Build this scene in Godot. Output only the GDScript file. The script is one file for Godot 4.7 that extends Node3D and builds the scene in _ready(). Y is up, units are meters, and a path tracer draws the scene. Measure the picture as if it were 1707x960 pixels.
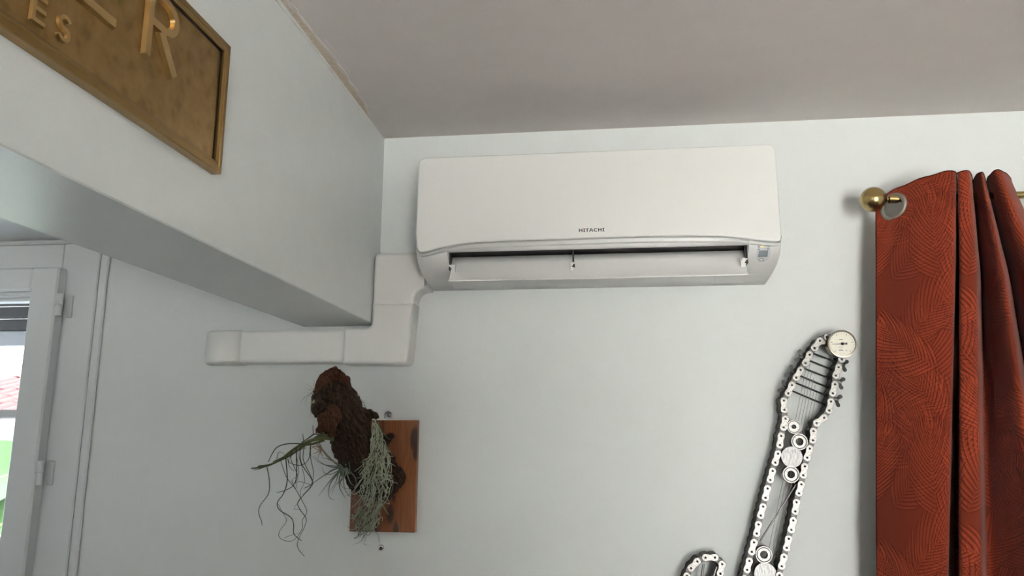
extends Node3D
# A white wall with a split air conditioner, pipe trunking, a driftwood mount with
# air plants, a guitar made of roller chain, a rust curtain, a brass plaque on a beam.
# Metres, y up. The back wall is the plane z = 0, the room lies at z > 0,
# the beam's face towards the room is the plane x = 0.

const CEILING_Y := 2.42
const ANNEX_Y := 2.147
const BEAM_Y := 1.885
const BEAM_W := 0.2086
const ROOM_R := 3.0
const ROOM_L := -2.7
const ROOM_F := 5.2

var M := {}
var used := {}
var rng := RandomNumberGenerator.new()

# ------------------------------------------------------------------ nodes

func numbered(called: String) -> String:
	if not used.has(called):
		used[called] = 0
		return called
	used[called] += 1
	return "%s_%03d" % [called, used[called]]

func thing(called: String, label: String, category: String, at := Vector3.ZERO, group := "") -> Node3D:
	var o := Node3D.new()
	o.name = numbered(called)
	add_child(o)
	o.position = at
	o.set_meta("label", label)
	o.set_meta("category", category)
	if group:
		o.set_meta("group", group)
	return o

# a mesh in world coordinates as a child of `parent`, wherever that stands
func obj(called: String, mesh: Mesh, mat: Material, parent: Node) -> MeshInstance3D:
	var off := Vector3.ZERO
	var up := parent
	while up is Node3D and up != self:
		off += up.position
		up = up.get_parent()
	var o := MeshInstance3D.new()
	o.name = called
	o.mesh = mesh
	o.material_override = mat
	o.position = -off
	o.cast_shadow = GeometryInstance3D.SHADOW_CASTING_SETTING_ON
	parent.add_child(o, true)
	return o

func struct(called: String, mesh: Mesh, mat: Material) -> MeshInstance3D:
	var o := obj(called, mesh, mat, self)
	o.set_meta("kind", "structure")
	return o

# ------------------------------------------------------------------ shapes

func start(smooth := 0) -> SurfaceTool:
	var st := SurfaceTool.new()
	st.begin(Mesh.PRIMITIVE_TRIANGLES)
	st.set_smooth_group(smooth)
	return st

func done(st: SurfaceTool) -> ArrayMesh:
	st.generate_normals()
	return st.commit()

func tri(st: SurfaceTool, a: Vector3, b: Vector3, c: Vector3) -> void:
	st.add_vertex(a); st.add_vertex(b); st.add_vertex(c)

# a flat convex face, wound so that it looks away from `inside`
func face(st: SurfaceTool, pts: Array, inside: Vector3) -> void:
	var n: Vector3 = (pts[1] - pts[0]).cross(pts[2] - pts[0])
	var mid := Vector3.ZERO
	for q in pts:
		mid += q
	mid /= pts.size()
	var flip: bool = n.dot(mid - inside) > 0
	for i in range(1, pts.size() - 1):
		if flip:
			tri(st, pts[0], pts[i + 1], pts[i])
		else:
			tri(st, pts[0], pts[i], pts[i + 1])

# chamfered box from lo to hi
func box(st: SurfaceTool, lo: Vector3, hi: Vector3, b := 0.0, xf := Transform3D()) -> void:
	st.set_smooth_group(-1)
	var c := (lo + hi) * 0.5
	var h := (hi - lo) * 0.5
	b = minf(b, minf(h.x, minf(h.y, h.z)) * 0.9)
	var inside := xf * c
	var pt := func(sx, sy, sz, ax):
		var v := Vector3(h.x - b, h.y - b, h.z - b)
		v[ax] += b
		return xf * (c + Vector3(v.x * sx, v.y * sy, v.z * sz))
	for ax in 3:
		var u := (ax + 1) % 3
		var w := (ax + 2) % 3
		for s in [-1, 1]:
			var q := []
			for k in [[-1, -1], [1, -1], [1, 1], [-1, 1]]:
				var sg := [0, 0, 0]
				sg[ax] = s; sg[u] = k[0]; sg[w] = k[1]
				q.append(pt.call(sg[0], sg[1], sg[2], ax))
			face(st, q, inside)
	if b <= 0.0:
		return
	for ax in 3:
		var u := (ax + 1) % 3
		var w := (ax + 2) % 3
		for su in [-1, 1]:
			for sw in [-1, 1]:
				var q := []
				for e in [[-1, u], [1, u], [1, w], [-1, w]]:
					var sg := [0, 0, 0]
					sg[ax] = e[0]; sg[u] = su; sg[w] = sw
					q.append(pt.call(sg[0], sg[1], sg[2], e[1]))
				face(st, q, inside)
	for sx in [-1, 1]:
		for sy in [-1, 1]:
			for sz in [-1, 1]:
				face(st, [pt.call(sx, sy, sz, 0), pt.call(sx, sy, sz, 1), pt.call(sx, sy, sz, 2)], inside)

func boxm(lo: Vector3, hi: Vector3, b := 0.0) -> ArrayMesh:
	var st := start(-1)
	box(st, lo, hi, b)
	return done(st)

# polygon (any shape, in the local xy plane) extruded from z0 to z1, edges rounded by `b` at the z1 end and `b0` at the z0 end
func slab(st: SurfaceTool, poly: PackedVector2Array, z0: float, z1: float, b := 0.0, b0 := 0.0, xf := Transform3D(), steps := 3, smooth_sides := true) -> void:
	if Geometry2D.is_polygon_clockwise(poly):
		poly = poly.duplicate()
		poly.reverse()
	var n := poly.size()
	var nrm := []
	for i in n:
		var e0 := (poly[i] - poly[(i + n - 1) % n]).normalized()
		var e1 := (poly[(i + 1) % n] - poly[i]).normalized()
		var m := Vector2(e0.y + e1.y, -e0.x - e1.x)
		var l := m.length()
		m = m / l if l > 1e-6 else Vector2(e1.y, -e1.x)
		nrm.append(m / maxf(0.4, l * 0.5))
	var rings := []
	if b0 > 0.0:
		for k in range(steps + 1):
			var a := PI / 2 * k / steps
			rings.append([z0 + b0 * (1 - sin(a)), b0 * (1 - cos(a))])
		rings.reverse()
		# a runs from the flat end to the side
		var r2 := []
		for k in range(steps + 1):
			var a := PI / 2 * k / steps
			r2.append([z0 + b0 * (1 - cos(a)), b0 * (1 - sin(a))])
		rings = r2
	else:
		rings.append([z0, 0.0])
	if b > 0.0:
		for k in range(steps + 1):
			var a := PI / 2 * k / steps
			rings.append([z1 - b * (1 - sin(a)), b * (1 - cos(a))])
	else:
		rings.append([z1, 0.0])
	var pts := []
	for r in rings:
		var row := []
		for i in n:
			var q: Vector2 = poly[i] - nrm[i] * r[1]
			row.append(xf * Vector3(q.x, q.y, r[0]))
		pts.append(row)
	var mirrored := xf.basis.determinant() < 0
	st.set_smooth_group(1 if smooth_sides else -1)
	for k in range(pts.size() - 1):
		for i in n:
			var j := (i + 1) % n
			if mirrored:
				tri(st, pts[k][i], pts[k][j], pts[k + 1][j]); tri(st, pts[k][i], pts[k + 1][j], pts[k + 1][i])
			else:
				tri(st, pts[k][i], pts[k + 1][j], pts[k][j]); tri(st, pts[k][i], pts[k + 1][i], pts[k + 1][j])
	st.set_smooth_group(1 if (b > 0.0 and smooth_sides) else -1)
	for end in 2:
		var row: Array = pts[0] if end == 0 else pts[-1]
		st.set_smooth_group(-1)
		var flat := PackedVector2Array()
		var off: float = rings[0][1] if end == 0 else rings[-1][1]
		for i in n:
			flat.append(poly[i] - nrm[i] * off)
		var ix := Geometry2D.triangulate_polygon(flat)
		for t in range(0, ix.size(), 3):
			var fa := flat[ix[t]]
			var ccw := (flat[ix[t + 1]] - fa).cross(flat[ix[t + 2]] - fa) > 0
			if ccw == (end == 1) != mirrored:
				tri(st, row[ix[t]], row[ix[t + 2]], row[ix[t + 1]])
			else:
				tri(st, row[ix[t]], row[ix[t + 1]], row[ix[t + 2]])

func slabm(poly: PackedVector2Array, z0: float, z1: float, b := 0.0, b0 := 0.0, xf := Transform3D(), steps := 3, smooth_sides := true) -> ArrayMesh:
	var st := start()
	slab(st, poly, z0, z1, b, b0, xf, steps, smooth_sides)
	return done(st)

# rounds the corners of a polygon; each entry is [x, y, radius]
func rounded(corners: Array, steps := 6) -> PackedVector2Array:
	var out := PackedVector2Array()
	var n := corners.size()
	for i in n:
		var p := Vector2(corners[i][0], corners[i][1])
		var r: float = corners[i][2]
		if r <= 0.0:
			out.append(p)
			continue
		var a := Vector2(corners[(i + n - 1) % n][0], corners[(i + n - 1) % n][1])
		var c := Vector2(corners[(i + 1) % n][0], corners[(i + 1) % n][1])
		var u := (a - p).normalized() * r
		var v := (c - p).normalized() * r
		for k in range(steps + 1):
			var t := float(k) / steps
			out.append((p + u) * (1 - t) * (1 - t) + p * 2 * t * (1 - t) + (p + v) * t * t)
	return out

func spline(ctrl: Array, per := 6) -> Array:
	var out := []
	var n := ctrl.size()
	for i in range(n - 1):
		var p0 = ctrl[maxi(i - 1, 0)]
		var p1 = ctrl[i]
		var p2 = ctrl[i + 1]
		var p3 = ctrl[mini(i + 2, n - 1)]
		for k in per:
			var t := float(k) / per
			out.append(0.5 * (2.0 * p1 + (p2 - p0) * t + (2.0 * p0 - 5.0 * p1 + 4.0 * p2 - p3) * t * t + (3.0 * p1 - p0 - 3.0 * p2 + p3) * t * t * t))
	out.append(ctrl[n - 1])
	return out

# tube along pts; radius is a Callable of t in 0..1
func tube(st: SurfaceTool, pts: Array, radius: Callable, sides := 8, flat := 1.0, capped := true) -> void:
	st.set_smooth_group(2)
	var n := pts.size()
	var up := Vector3.UP
	var rings := []
	for i in n:
		var d: Vector3 = (pts[mini(i + 1, n - 1)] - pts[maxi(i - 1, 0)]).normalized()
		if i == 0 and absf(d.dot(up)) > 0.9:
			up = Vector3.RIGHT
		var s := d.cross(up).normalized()
		if s.length() < 0.5:
			s = d.cross(Vector3(0.3, 0.2, 0.9)).normalized()
		up = s.cross(d).normalized()
		var r: float = radius.call(float(i) / (n - 1))
		var ring := []
		for k in sides:
			var a := TAU * k / sides
			ring.append(pts[i] + s * cos(a) * r + up * sin(a) * r * flat)
		rings.append(ring)
	for i in range(n - 1):
		for k in sides:
			var j := (k + 1) % sides
			tri(st, rings[i][k], rings[i][j], rings[i + 1][j])
			tri(st, rings[i][k], rings[i + 1][j], rings[i + 1][k])
	if capped:
		st.set_smooth_group(-1)
		for k in sides:
			var j := (k + 1) % sides
			tri(st, pts[0], rings[0][j], rings[0][k])
			tri(st, pts[n - 1], rings[n - 1][k], rings[n - 1][j])

# profile [radius, height] turned round the local z axis
func lathe(st: SurfaceTool, prof: Array, segs := 24, xf := Transform3D(), smooth := true) -> void:
	st.set_smooth_group(3 if smooth else -1)
	for i in range(prof.size() - 1):
		for k in segs:
			var a := TAU * k / segs
			var c := TAU * (k + 1) / segs
			var p := xf * Vector3(cos(a) * prof[i][0], sin(a) * prof[i][0], prof[i][1])
			var q := xf * Vector3(cos(c) * prof[i][0], sin(c) * prof[i][0], prof[i][1])
			var r := xf * Vector3(cos(c) * prof[i + 1][0], sin(c) * prof[i + 1][0], prof[i + 1][1])
			var s := xf * Vector3(cos(a) * prof[i + 1][0], sin(a) * prof[i + 1][0], prof[i + 1][1])
			if not smooth:
				st.set_smooth_group(10 + i)
			if prof[i][0] > 1e-6:
				tri(st, p, r, q)
			if prof[i + 1][0] > 1e-6:
				tri(st, p, s, r)

func lathem(prof: Array, segs := 24, xf := Transform3D(), smooth := true) -> ArrayMesh:
	var st := start()
	lathe(st, prof, segs, xf, smooth)
	return done(st)

func rod(a: Vector3, b: Vector3, r: float, sides := 10) -> ArrayMesh:
	var st := start()
	tube(st, [a, a.lerp(b, 0.5), b], func(_t): return r, sides)
	return done(st)

# surface nets over a field: capsules [a, b, ra, rb], joined with a smooth minimum, roughened by `rough`
func nets(caps: Array, cell: float, blend: float, rough: Callable) -> ArrayMesh:
	var lo := Vector3.INF
	var hi := -Vector3.INF
	for c in caps:
		for e in 2:
			var r: Vector3 = Vector3.ONE * (absf(c[2 + e]) + 0.02)
			lo = lo.min(c[e] - r); hi = hi.max(c[e] + r)
	var nx := int((hi.x - lo.x) / cell) + 2
	var ny := int((hi.y - lo.y) / cell) + 2
	var nz := int((hi.z - lo.z) / cell) + 2
	var f := PackedFloat32Array()
	f.resize(nx * ny * nz)
	f.fill(0.05)
	for c in caps:
		var a: Vector3 = c[0]
		var ab: Vector3 = c[1] - c[0]
		var l2 := maxf(ab.length_squared(), 1e-8)
		var m := Vector3.ONE * (maxf(absf(c[2]), absf(c[3])) + 0.025)
		var i0 := (a.min(c[1]) - m - lo) / cell
		var i1 := (a.max(c[1]) + m - lo) / cell
		for z in range(maxi(int(i0.z), 0), mini(int(i1.z) + 1, nz)):
			for y in range(maxi(int(i0.y), 0), mini(int(i1.y) + 1, ny)):
				for x in range(maxi(int(i0.x), 0), mini(int(i1.x) + 1, nx)):
					var q := lo + Vector3(x, y, z) * cell - a
					var t := clampf(q.dot(ab) / l2, 0.0, 1.0)
					var d: float = (q - ab * t).length() - absf(lerpf(c[2], c[3], t))
					var at := (z * ny + y) * nx + x
					var o := f[at]
					if c[2] < 0.0:
						f[at] = maxf(o, -d)
						continue
					var h := maxf(blend - absf(o - d), 0.0) / blend
					f[at] = minf(o, d) - h * h * blend * 0.25
	for z in nz:
		for y in ny:
			for x in nx:
				var at := (z * ny + y) * nx + x
				if absf(f[at]) < 0.02:
					f[at] += rough.call(lo + Vector3(x, y, z) * cell)
	var id := PackedInt32Array()
	id.resize(f.size())
	id.fill(-1)
	var verts := PackedVector3Array()
	var step := [1, nx, nx * ny]
	for z in nz - 1:
		for y in ny - 1:
			for x in nx - 1:
				var at := (z * ny + y) * nx + x
				var neg := 0
				for k in 8:
					if f[at + (k & 1) + ((k >> 1) & 1) * nx + (k >> 2) * nx * ny] < 0:
						neg += 1
				if neg == 0 or neg == 8:
					continue
				var sum := Vector3.ZERO
				var cnt := 0
				for k in 8:
					for ax in 3:
						if k & (1 << ax):
							continue
						var k2 := k | (1 << ax)
						var v0 := f[at + (k & 1) + ((k >> 1) & 1) * nx + (k >> 2) * nx * ny]
						var v1 := f[at + (k2 & 1) + ((k2 >> 1) & 1) * nx + (k2 >> 2) * nx * ny]
						if (v0 < 0) != (v1 < 0):
							var p := Vector3(k & 1, (k >> 1) & 1, k >> 2)
							p[ax] += v0 / (v0 - v1)
							sum += p
							cnt += 1
				id[at] = verts.size()
				verts.append(lo + (Vector3(x, y, z) + sum / cnt) * cell)
	var ix := PackedInt32Array()
	for z in range(1, nz - 1):
		for y in range(1, ny - 1):
			for x in range(1, nx - 1):
				var at := (z * ny + y) * nx + x
				for ax in 3:
					var v0 := f[at]
					var v1 := f[at + step[ax]]
					if (v0 < 0) == (v1 < 0):
						continue
					var u: int = step[(ax + 1) % 3]
					var w: int = step[(ax + 2) % 3]
					var q := [id[at], id[at - u], id[at - u - w], id[at - w]]
					if q.min() < 0:
						continue
					if v0 < 0:
						ix.append_array([q[0], q[2], q[1], q[0], q[3], q[2]])
					else:
						ix.append_array([q[0], q[1], q[2], q[0], q[2], q[3]])
	var st := SurfaceTool.new()
	st.begin(Mesh.PRIMITIVE_TRIANGLES)
	st.set_smooth_group(0)
	for i in ix:
		st.add_vertex(verts[i])
	st.generate_normals()
	return st.commit()

# ------------------------------------------------------------------ materials

func noise(freq: float, octaves := 4, seed_ := 1, kind := FastNoiseLite.TYPE_SIMPLEX_SMOOTH) -> FastNoiseLite:
	var n := FastNoiseLite.new()
	n.noise_type = kind
	n.frequency = freq
	n.fractal_octaves = octaves
	n.seed = seed_
	return n

func noise_tex(freq: float, ramp: Array, size := 512, octaves := 4, seed_ := 1, as_normal := false, bump := 2.0) -> NoiseTexture2D:
	var t := NoiseTexture2D.new()
	t.width = size
	t.height = size
	t.seamless = true
	t.noise = noise(freq, octaves, seed_)
	t.as_normal_map = as_normal
	t.bump_strength = bump
	if ramp:
		var g := Gradient.new()
		g.offsets = PackedFloat32Array(ramp.map(func(r): return r[0]))
		g.colors = PackedColorArray(ramp.map(func(r): return r[1]))
		t.color_ramp = g
	return t

func mat(c: Color, rough := 0.6, metal := 0.0, spec := 0.5) -> StandardMaterial3D:
	var m := StandardMaterial3D.new()
	m.albedo_color = c
	m.roughness = rough
	m.metallic = metal
	m.metallic_specular = spec
	return m

func tri_planar(m: StandardMaterial3D, scale_: Vector3, world := true) -> StandardMaterial3D:
	m.uv1_triplanar = true
	m.uv1_world_triplanar = world
	m.uv1_scale = scale_
	return m

func bumped(m: StandardMaterial3D, freq: float, cm: float, seed_ := 3, size := 512) -> StandardMaterial3D:
	m.heightmap_enabled = true
	m.heightmap_texture = noise_tex(freq, [], size, 4, seed_)
	m.heightmap_scale = cm
	return m

# palm fronds woven into the curtain: light leaflets over a darker ground
func palm_image() -> Image:
	var S := 1024
	var im := Image.create(S, S, false, Image.FORMAT_RGB8)
	var dark := Color(0.26, 0.080, 0.050)
	var light := Color(0.56, 0.235, 0.145)
	im.fill(dark.lerp(light, 0.38))
	var r := RandomNumberGenerator.new()
	r.seed = 77
	for fr in 30:
		# fronds spread over the cloth on a loose lattice, each a rib with two ranks of parallel leaflets
		var cell := Vector2((fr % 5) * 0.2 + 0.1 * float((fr / 5) % 2), (fr / 5) / 6.0)
		var base := (cell + Vector2(r.randf_range(-0.06, 0.06), r.randf_range(-0.06, 0.06))) * S
		var dir: float = [-1.9, -1.2, -2.6, -0.6, -1.57, -2.2][fr * 7 % 6] + r.randf_range(-0.25, 0.25)
		var length := r.randf_range(330, 430)
		var bend := r.randf_range(-0.7, 0.7)
		var tint := r.randf_range(0.7, 1.0)
		var pos := base
		var steps := int(length / 19.0)
		for i in steps:
			var t := float(i) / steps
			var ang: float = dir + bend * t
			pos += Vector2(cos(ang), sin(ang)) * 19.0
			for side in [-1, 1]:
				var la: float = ang + side * lerpf(0.95, 0.30, t) + r.randf_range(-0.03, 0.03)
				var ll: float = 205.0 * pow(sin(PI * lerpf(0.20, 0.96, t)), 0.8) * r.randf_range(0.9, 1.05)
				var p := pos
				var n := int(ll / 2.0)
				for k in n:
					var s := float(k) / n
					var aa: float = la - side * 0.35 * s
					p += Vector2(cos(aa), sin(aa)) * 2.0
					var half := 4.6 * pow(sin(PI * clampf(s * 0.88 + 0.10, 0, 1)), 0.7) + 0.5
					var nv := Vector2(-sin(aa), cos(aa))
					var ww := int(ceil((half + 3.4) * 2))
					for j in range(-ww, ww + 1):
						var o := p + nv * j * 0.5
						var edge := absf(j * 0.5) > half
						if edge and side * j < 0:
							continue
						im.set_pixel(posmod(int(o.x), S), posmod(int(o.y), S), dark if edge else dark.lerp(light, tint * (0.85 + 0.15 * sin(s * PI))))
	# the weave: fine cross threads in the ground and the leaves alike
	for y in S:
		for x in S:
			var k := 1.0 + (0.05 if (x + y) % 4 < 2 else -0.05) + r.randf_range(-0.06, 0.06)
			var c := im.get_pixel(x, y)
			im.set_pixel(x, y, Color(c.r * k, c.g * k, c.b * k))
	return im

# wood: grain running up the picture, knots as dark eyes
func wood_image(a: Color, b: Color, seed_: int, knots: Array) -> Image:
	var W := 128
	var H := 512
	var im := Image.create(W, H, false, Image.FORMAT_RGB8)
	var n := noise(0.05, 3, seed_)
	var n2 := noise(0.3, 2, seed_ + 5)
	for y in H:
		for x in W:
			var px := float(x)
			var dk := 0.0
			for k in knots:
				var d := Vector2((x - k[0]) * 1.0, (y - k[1]) * 0.55).length()
				px += (x - k[0]) * exp(-d * d / (k[2] * k[2] * 3.0)) * 0.8
				dk = maxf(dk, 1.0 - smoothstep(k[2] * 0.5, k[2], d + n.get_noise_2d(x * 2.0, y * 2.0) * 6.0))
			var g := 0.5 + 0.5 * n.get_noise_2d(px * 1.6, y * 0.06) + 0.16 * n2.get_noise_2d(px * 2.0, y * 0.05)
			var c := a.lerp(b, clampf(g, 0, 1))
			im.set_pixel(x, y, c.lerp(Color(0.13, 0.065, 0.035), dk * 0.75))
	return im

func make_materials() -> void:
	# paints
	M.wall = bumped(tri_planar(mat(Color(0.86, 0.875, 0.87), 0.55, 0.0, 0.4), Vector3.ONE * 2.2), 0.3, 0.012)
	M.wall.albedo_texture = noise_tex(0.012, [[0.0, Color(0.99, 0.99, 0.99)], [1.0, Color(1, 1, 1)]], 256, 5, 9)
	M.beam = bumped(tri_planar(mat(Color(0.86, 0.875, 0.87), 0.30, 0.0, 0.5), Vector3.ONE * 2.6), 0.3, 0.02, 4)
	M.beam.albedo_texture = noise_tex(0.014, [[0.0, Color(0.985, 0.985, 0.985)], [1.0, Color(1, 1, 1)]], 256, 5, 12)
	M.ceiling = bumped(tri_planar(mat(Color(0.82, 0.80, 0.785), 0.8, 0.0, 0.3), Vector3.ONE * 2.4), 0.3, 0.012, 5)
	M.ceiling.albedo_texture = noise_tex(0.016, [[0.0, Color(0.985, 0.985, 0.985)], [1.0, Color(1, 1, 1)]], 256, 5, 15)
	M.joinery = mat(Color(0.80, 0.815, 0.82), 0.42)
	M.floor = tri_planar(mat(Color(0.36, 0.32, 0.28), 0.5), Vector3.ONE * 1.0)
	M.floor.albedo_texture = noise_tex(0.02, [[0.0, Color(0.86, 0.84, 0.82)], [1.0, Color(1, 1, 1)]], 256, 4, 21)
	M.plaster_bare = bumped(tri_planar(mat(Color(0.82, 0.78, 0.72), 0.9, 0.0, 0.2), Vector3.ONE * 9.0), 0.05, 0.08, 7)
	M.plaster_bare.albedo_texture = noise_tex(0.03, [[0.0, Color(0.90, 0.89, 0.87)], [0.5, Color(0.97, 0.96, 0.95)], [1.0, Color(1, 1, 1)]], 256, 5, 23)
	M.filler = bumped(tri_planar(mat(Color(0.88, 0.86, 0.84), 0.8, 0.0, 0.3), Vector3.ONE * 9.0), 0.05, 0.1, 8)
	# air conditioner
	M.ac = mat(Color(0.89, 0.89, 0.885), 0.3)
	M.ac_panel = mat(Color(0.915, 0.915, 0.905), 0.22)
	M.receiver_window = mat(Color(0.80, 0.815, 0.83), 0.15)
	M.black = mat(Color(0.015, 0.015, 0.017), 0.6)
	M.dark_plastic = mat(Color(0.09, 0.095, 0.1), 0.5)
	M.ink = mat(Color(0.08, 0.08, 0.085), 0.5)
	M.grey_print = mat(Color(0.36, 0.37, 0.38), 0.5)
	M.screen = mat(Color(0.47, 0.50, 0.52), 0.15)
	M.led = mat(Color(0.9, 0.8, 0.4), 0.3)
	M.led.emission_enabled = true
	M.led.emission = Color(1.0, 0.85, 0.35)
	M.led.emission_energy_multiplier = 0.35
	M.pvc = mat(Color(0.875, 0.875, 0.865), 0.28)
	# brass
	M.brass = tri_planar(mat(Color(0.61, 0.505, 0.33), 0.42, 1.0), Vector3.ONE * 5.0)
	M.brass.albedo_texture = noise_tex(0.02, [[0.0, Color(0.78, 0.75, 0.7)], [0.35, Color(0.9, 0.88, 0.86)], [1.0, Color(1, 1, 1)]], 256, 3, 31)
	M.brass.roughness_texture = noise_tex(0.05, [[0.0, Color(0.8, 0.8, 0.8)], [1.0, Color(1, 1, 1)]], 256, 4, 32)
	M.brass_edge = mat(Color(0.52, 0.42, 0.26), 0.34, 1.0)
	M.brass_letter = mat(Color(0.71, 0.60, 0.41), 0.28, 1.0)
	M.brass_patina = mat(Color(0.075, 0.06, 0.035), 0.6, 0.4)
	M.finial = mat(Color(0.60, 0.53, 0.36), 0.26, 1.0)
	# steel
	M.steel = tri_planar(mat(Color(0.50, 0.50, 0.495), 0.40, 0.9), Vector3.ONE * 22.0, false)
	M.steel.albedo_texture = noise_tex(0.03, [[0.0, Color(0.7, 0.68, 0.65)], [0.5, Color(0.95, 0.94, 0.93)], [1.0, Color(1, 1, 1)]], 256, 4, 41)
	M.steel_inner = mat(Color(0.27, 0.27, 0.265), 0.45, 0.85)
	M.roller = mat(Color(0.05, 0.05, 0.05), 0.45, 0.6)
	M.pin = mat(Color(0.22, 0.22, 0.215), 0.4, 0.9)
	M.disc = tri_planar(mat(Color(0.50, 0.50, 0.50), 0.40, 0.9), Vector3(60, 6, 30), false)
	M.disc.albedo_texture = noise_tex(0.03, [[0.0, Color(0.6, 0.6, 0.6)], [1.0, Color(1, 1, 1)]], 256, 3, 43)
	M.threaded = mat(Color(0.06, 0.06, 0.06), 0.4, 0.8)
	M.nut = mat(Color(0.34, 0.35, 0.35), 0.42, 0.7)
	M.wire = mat(Color(0.45, 0.44, 0.42), 0.35, 0.9)
	M.chrome = mat(Color(0.75, 0.75, 0.76), 0.15, 1.0)
	M.dial = mat(Color(0.86, 0.85, 0.79), 0.4)
	M.gauge_case = mat(Color(0.50, 0.47, 0.43), 0.35, 0.9)
	# cloth
	M.cloth = mat(Color(1, 1, 1), 0.85, 0.0, 0.2)
	M.cloth.albedo_texture = ImageTexture.create_from_image(palm_image())
	M.cloth.rim_enabled = true
	M.cloth.rim = 0.25
	M.cloth.rim_tint = 0.8
	M.eyelet = mat(Color(0.50, 0.49, 0.46), 0.4, 0.6)
	# plants and wood
	M.bark = bumped(tri_planar(mat(Color(0.255, 0.20, 0.16), 0.8, 0.0, 0.3), Vector3(9, 3.5, 9)), 0.05, 0.6, 51)
	M.bark.albedo_texture = noise_tex(0.035, [[0.0, Color(0.4, 0.38, 0.36)], [0.45, Color(0.75, 0.72, 0.68)], [0.7, Color(1.0, 0.94, 0.88)], [1.0, Color(1.0, 0.88, 0.76)]], 512, 5, 52)
	M.bark_red = bumped(tri_planar(mat(Color(0.345, 0.24, 0.18), 0.85, 0.0, 0.3), Vector3(11, 4, 11)), 0.05, 0.6, 53)
	M.bark_red.albedo_texture = noise_tex(0.04, [[0.0, Color(0.45, 0.4, 0.38)], [0.5, Color(0.85, 0.8, 0.76)], [1.0, Color(1, 1, 1)]], 512, 5, 54)
	M.moss = mat(Color(0.64, 0.66, 0.575), 0.8)
	M.moss_dark = mat(Color(0.38, 0.41, 0.34), 0.8)
	M.strand = mat(Color(0.135, 0.155, 0.105), 0.7)
	M.stem = tri_planar(mat(Color(0.37, 0.385, 0.20), 0.6), Vector3.ONE * 20.0)
	M.stem.albedo_texture = noise_tex(0.03, [[0.0, Color(0.45, 0.5, 0.4)], [1.0, Color(1, 1, 1)]], 256, 3, 61)
	M.rosette = mat(Color(0.39, 0.43, 0.37), 0.7)
	M.dry_leaf = mat(Color(0.55, 0.47, 0.38), 0.8)
	M.tuft = mat(Color(0.27, 0.30, 0.20), 0.75)
	M.tuft_pale = mat(Color(0.50, 0.53, 0.42), 0.75)
	M.oak = tri_planar(mat(Color(0.50, 0.40, 0.29), 0.5), Vector3(6, 0.8, 6))
	M.oak.albedo_texture = noise_tex(0.04, [[0.0, Color(0.8, 0.76, 0.7)], [1.0, Color(1, 1, 1)]], 256, 4, 66)
	# outside
	M.shutter = mat(Color(0.10, 0.115, 0.15), 0.5)
	M.shutter_edge = mat(Color(0.60, 0.62, 0.65), 0.5)
	M.glass = mat(Color(1, 1, 1, 0.04), 0.02)
	M.glass.transparency = BaseMaterial3D.TRANSPARENCY_ALPHA
	M.render_white = mat(Color(0.88, 0.88, 0.86), 0.9)
	M.roof_tile = tri_planar(mat(Color(0.58, 0.36, 0.32), 0.85), Vector3.ONE * 2.0)
	M.roof_tile.albedo_texture = noise_tex(0.05, [[0.0, Color(0.7, 0.66, 0.66)], [1.0, Color(1, 1, 1)]], 256, 4, 71)
	M.terrace = tri_planar(mat(Color(0.84, 0.835, 0.83), 0.85), Vector3.ONE * 0.7)
	M.terrace.albedo_texture = noise_tex(0.02, [[0.0, Color(0.85, 0.85, 0.83)], [1.0, Color(1, 1, 1)]], 256, 4, 74)
	M.paving = tri_planar(mat(Color(0.78, 0.78, 0.77), 0.85), Vector3.ONE * 0.7)
	M.paving.albedo_texture = M.terrace.albedo_texture
	M.ground = tri_planar(mat(Color(0.40, 0.39, 0.37), 0.9), Vector3.ONE * 0.6)
	M.ground.albedo_texture = noise_tex(0.03, [[0.0, Color(0.7, 0.7, 0.66)], [1.0, Color(1, 1, 1)]], 256, 5, 72)
	M.banana = tri_planar(mat(Color(0.32, 0.50, 0.26), 0.45), Vector3.ONE * 6.0)
	M.banana.albedo_texture = noise_tex(0.02, [[0.0, Color(0.75, 0.85, 0.6)], [1.0, Color(1, 1, 1)]], 256, 3, 73)
	M.banana_rib = mat(Color(0.60, 0.66, 0.42), 0.5)
	M.banana_stem = mat(Color(0.45, 0.42, 0.22), 0.6)

# ------------------------------------------------------------------ the setting

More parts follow.
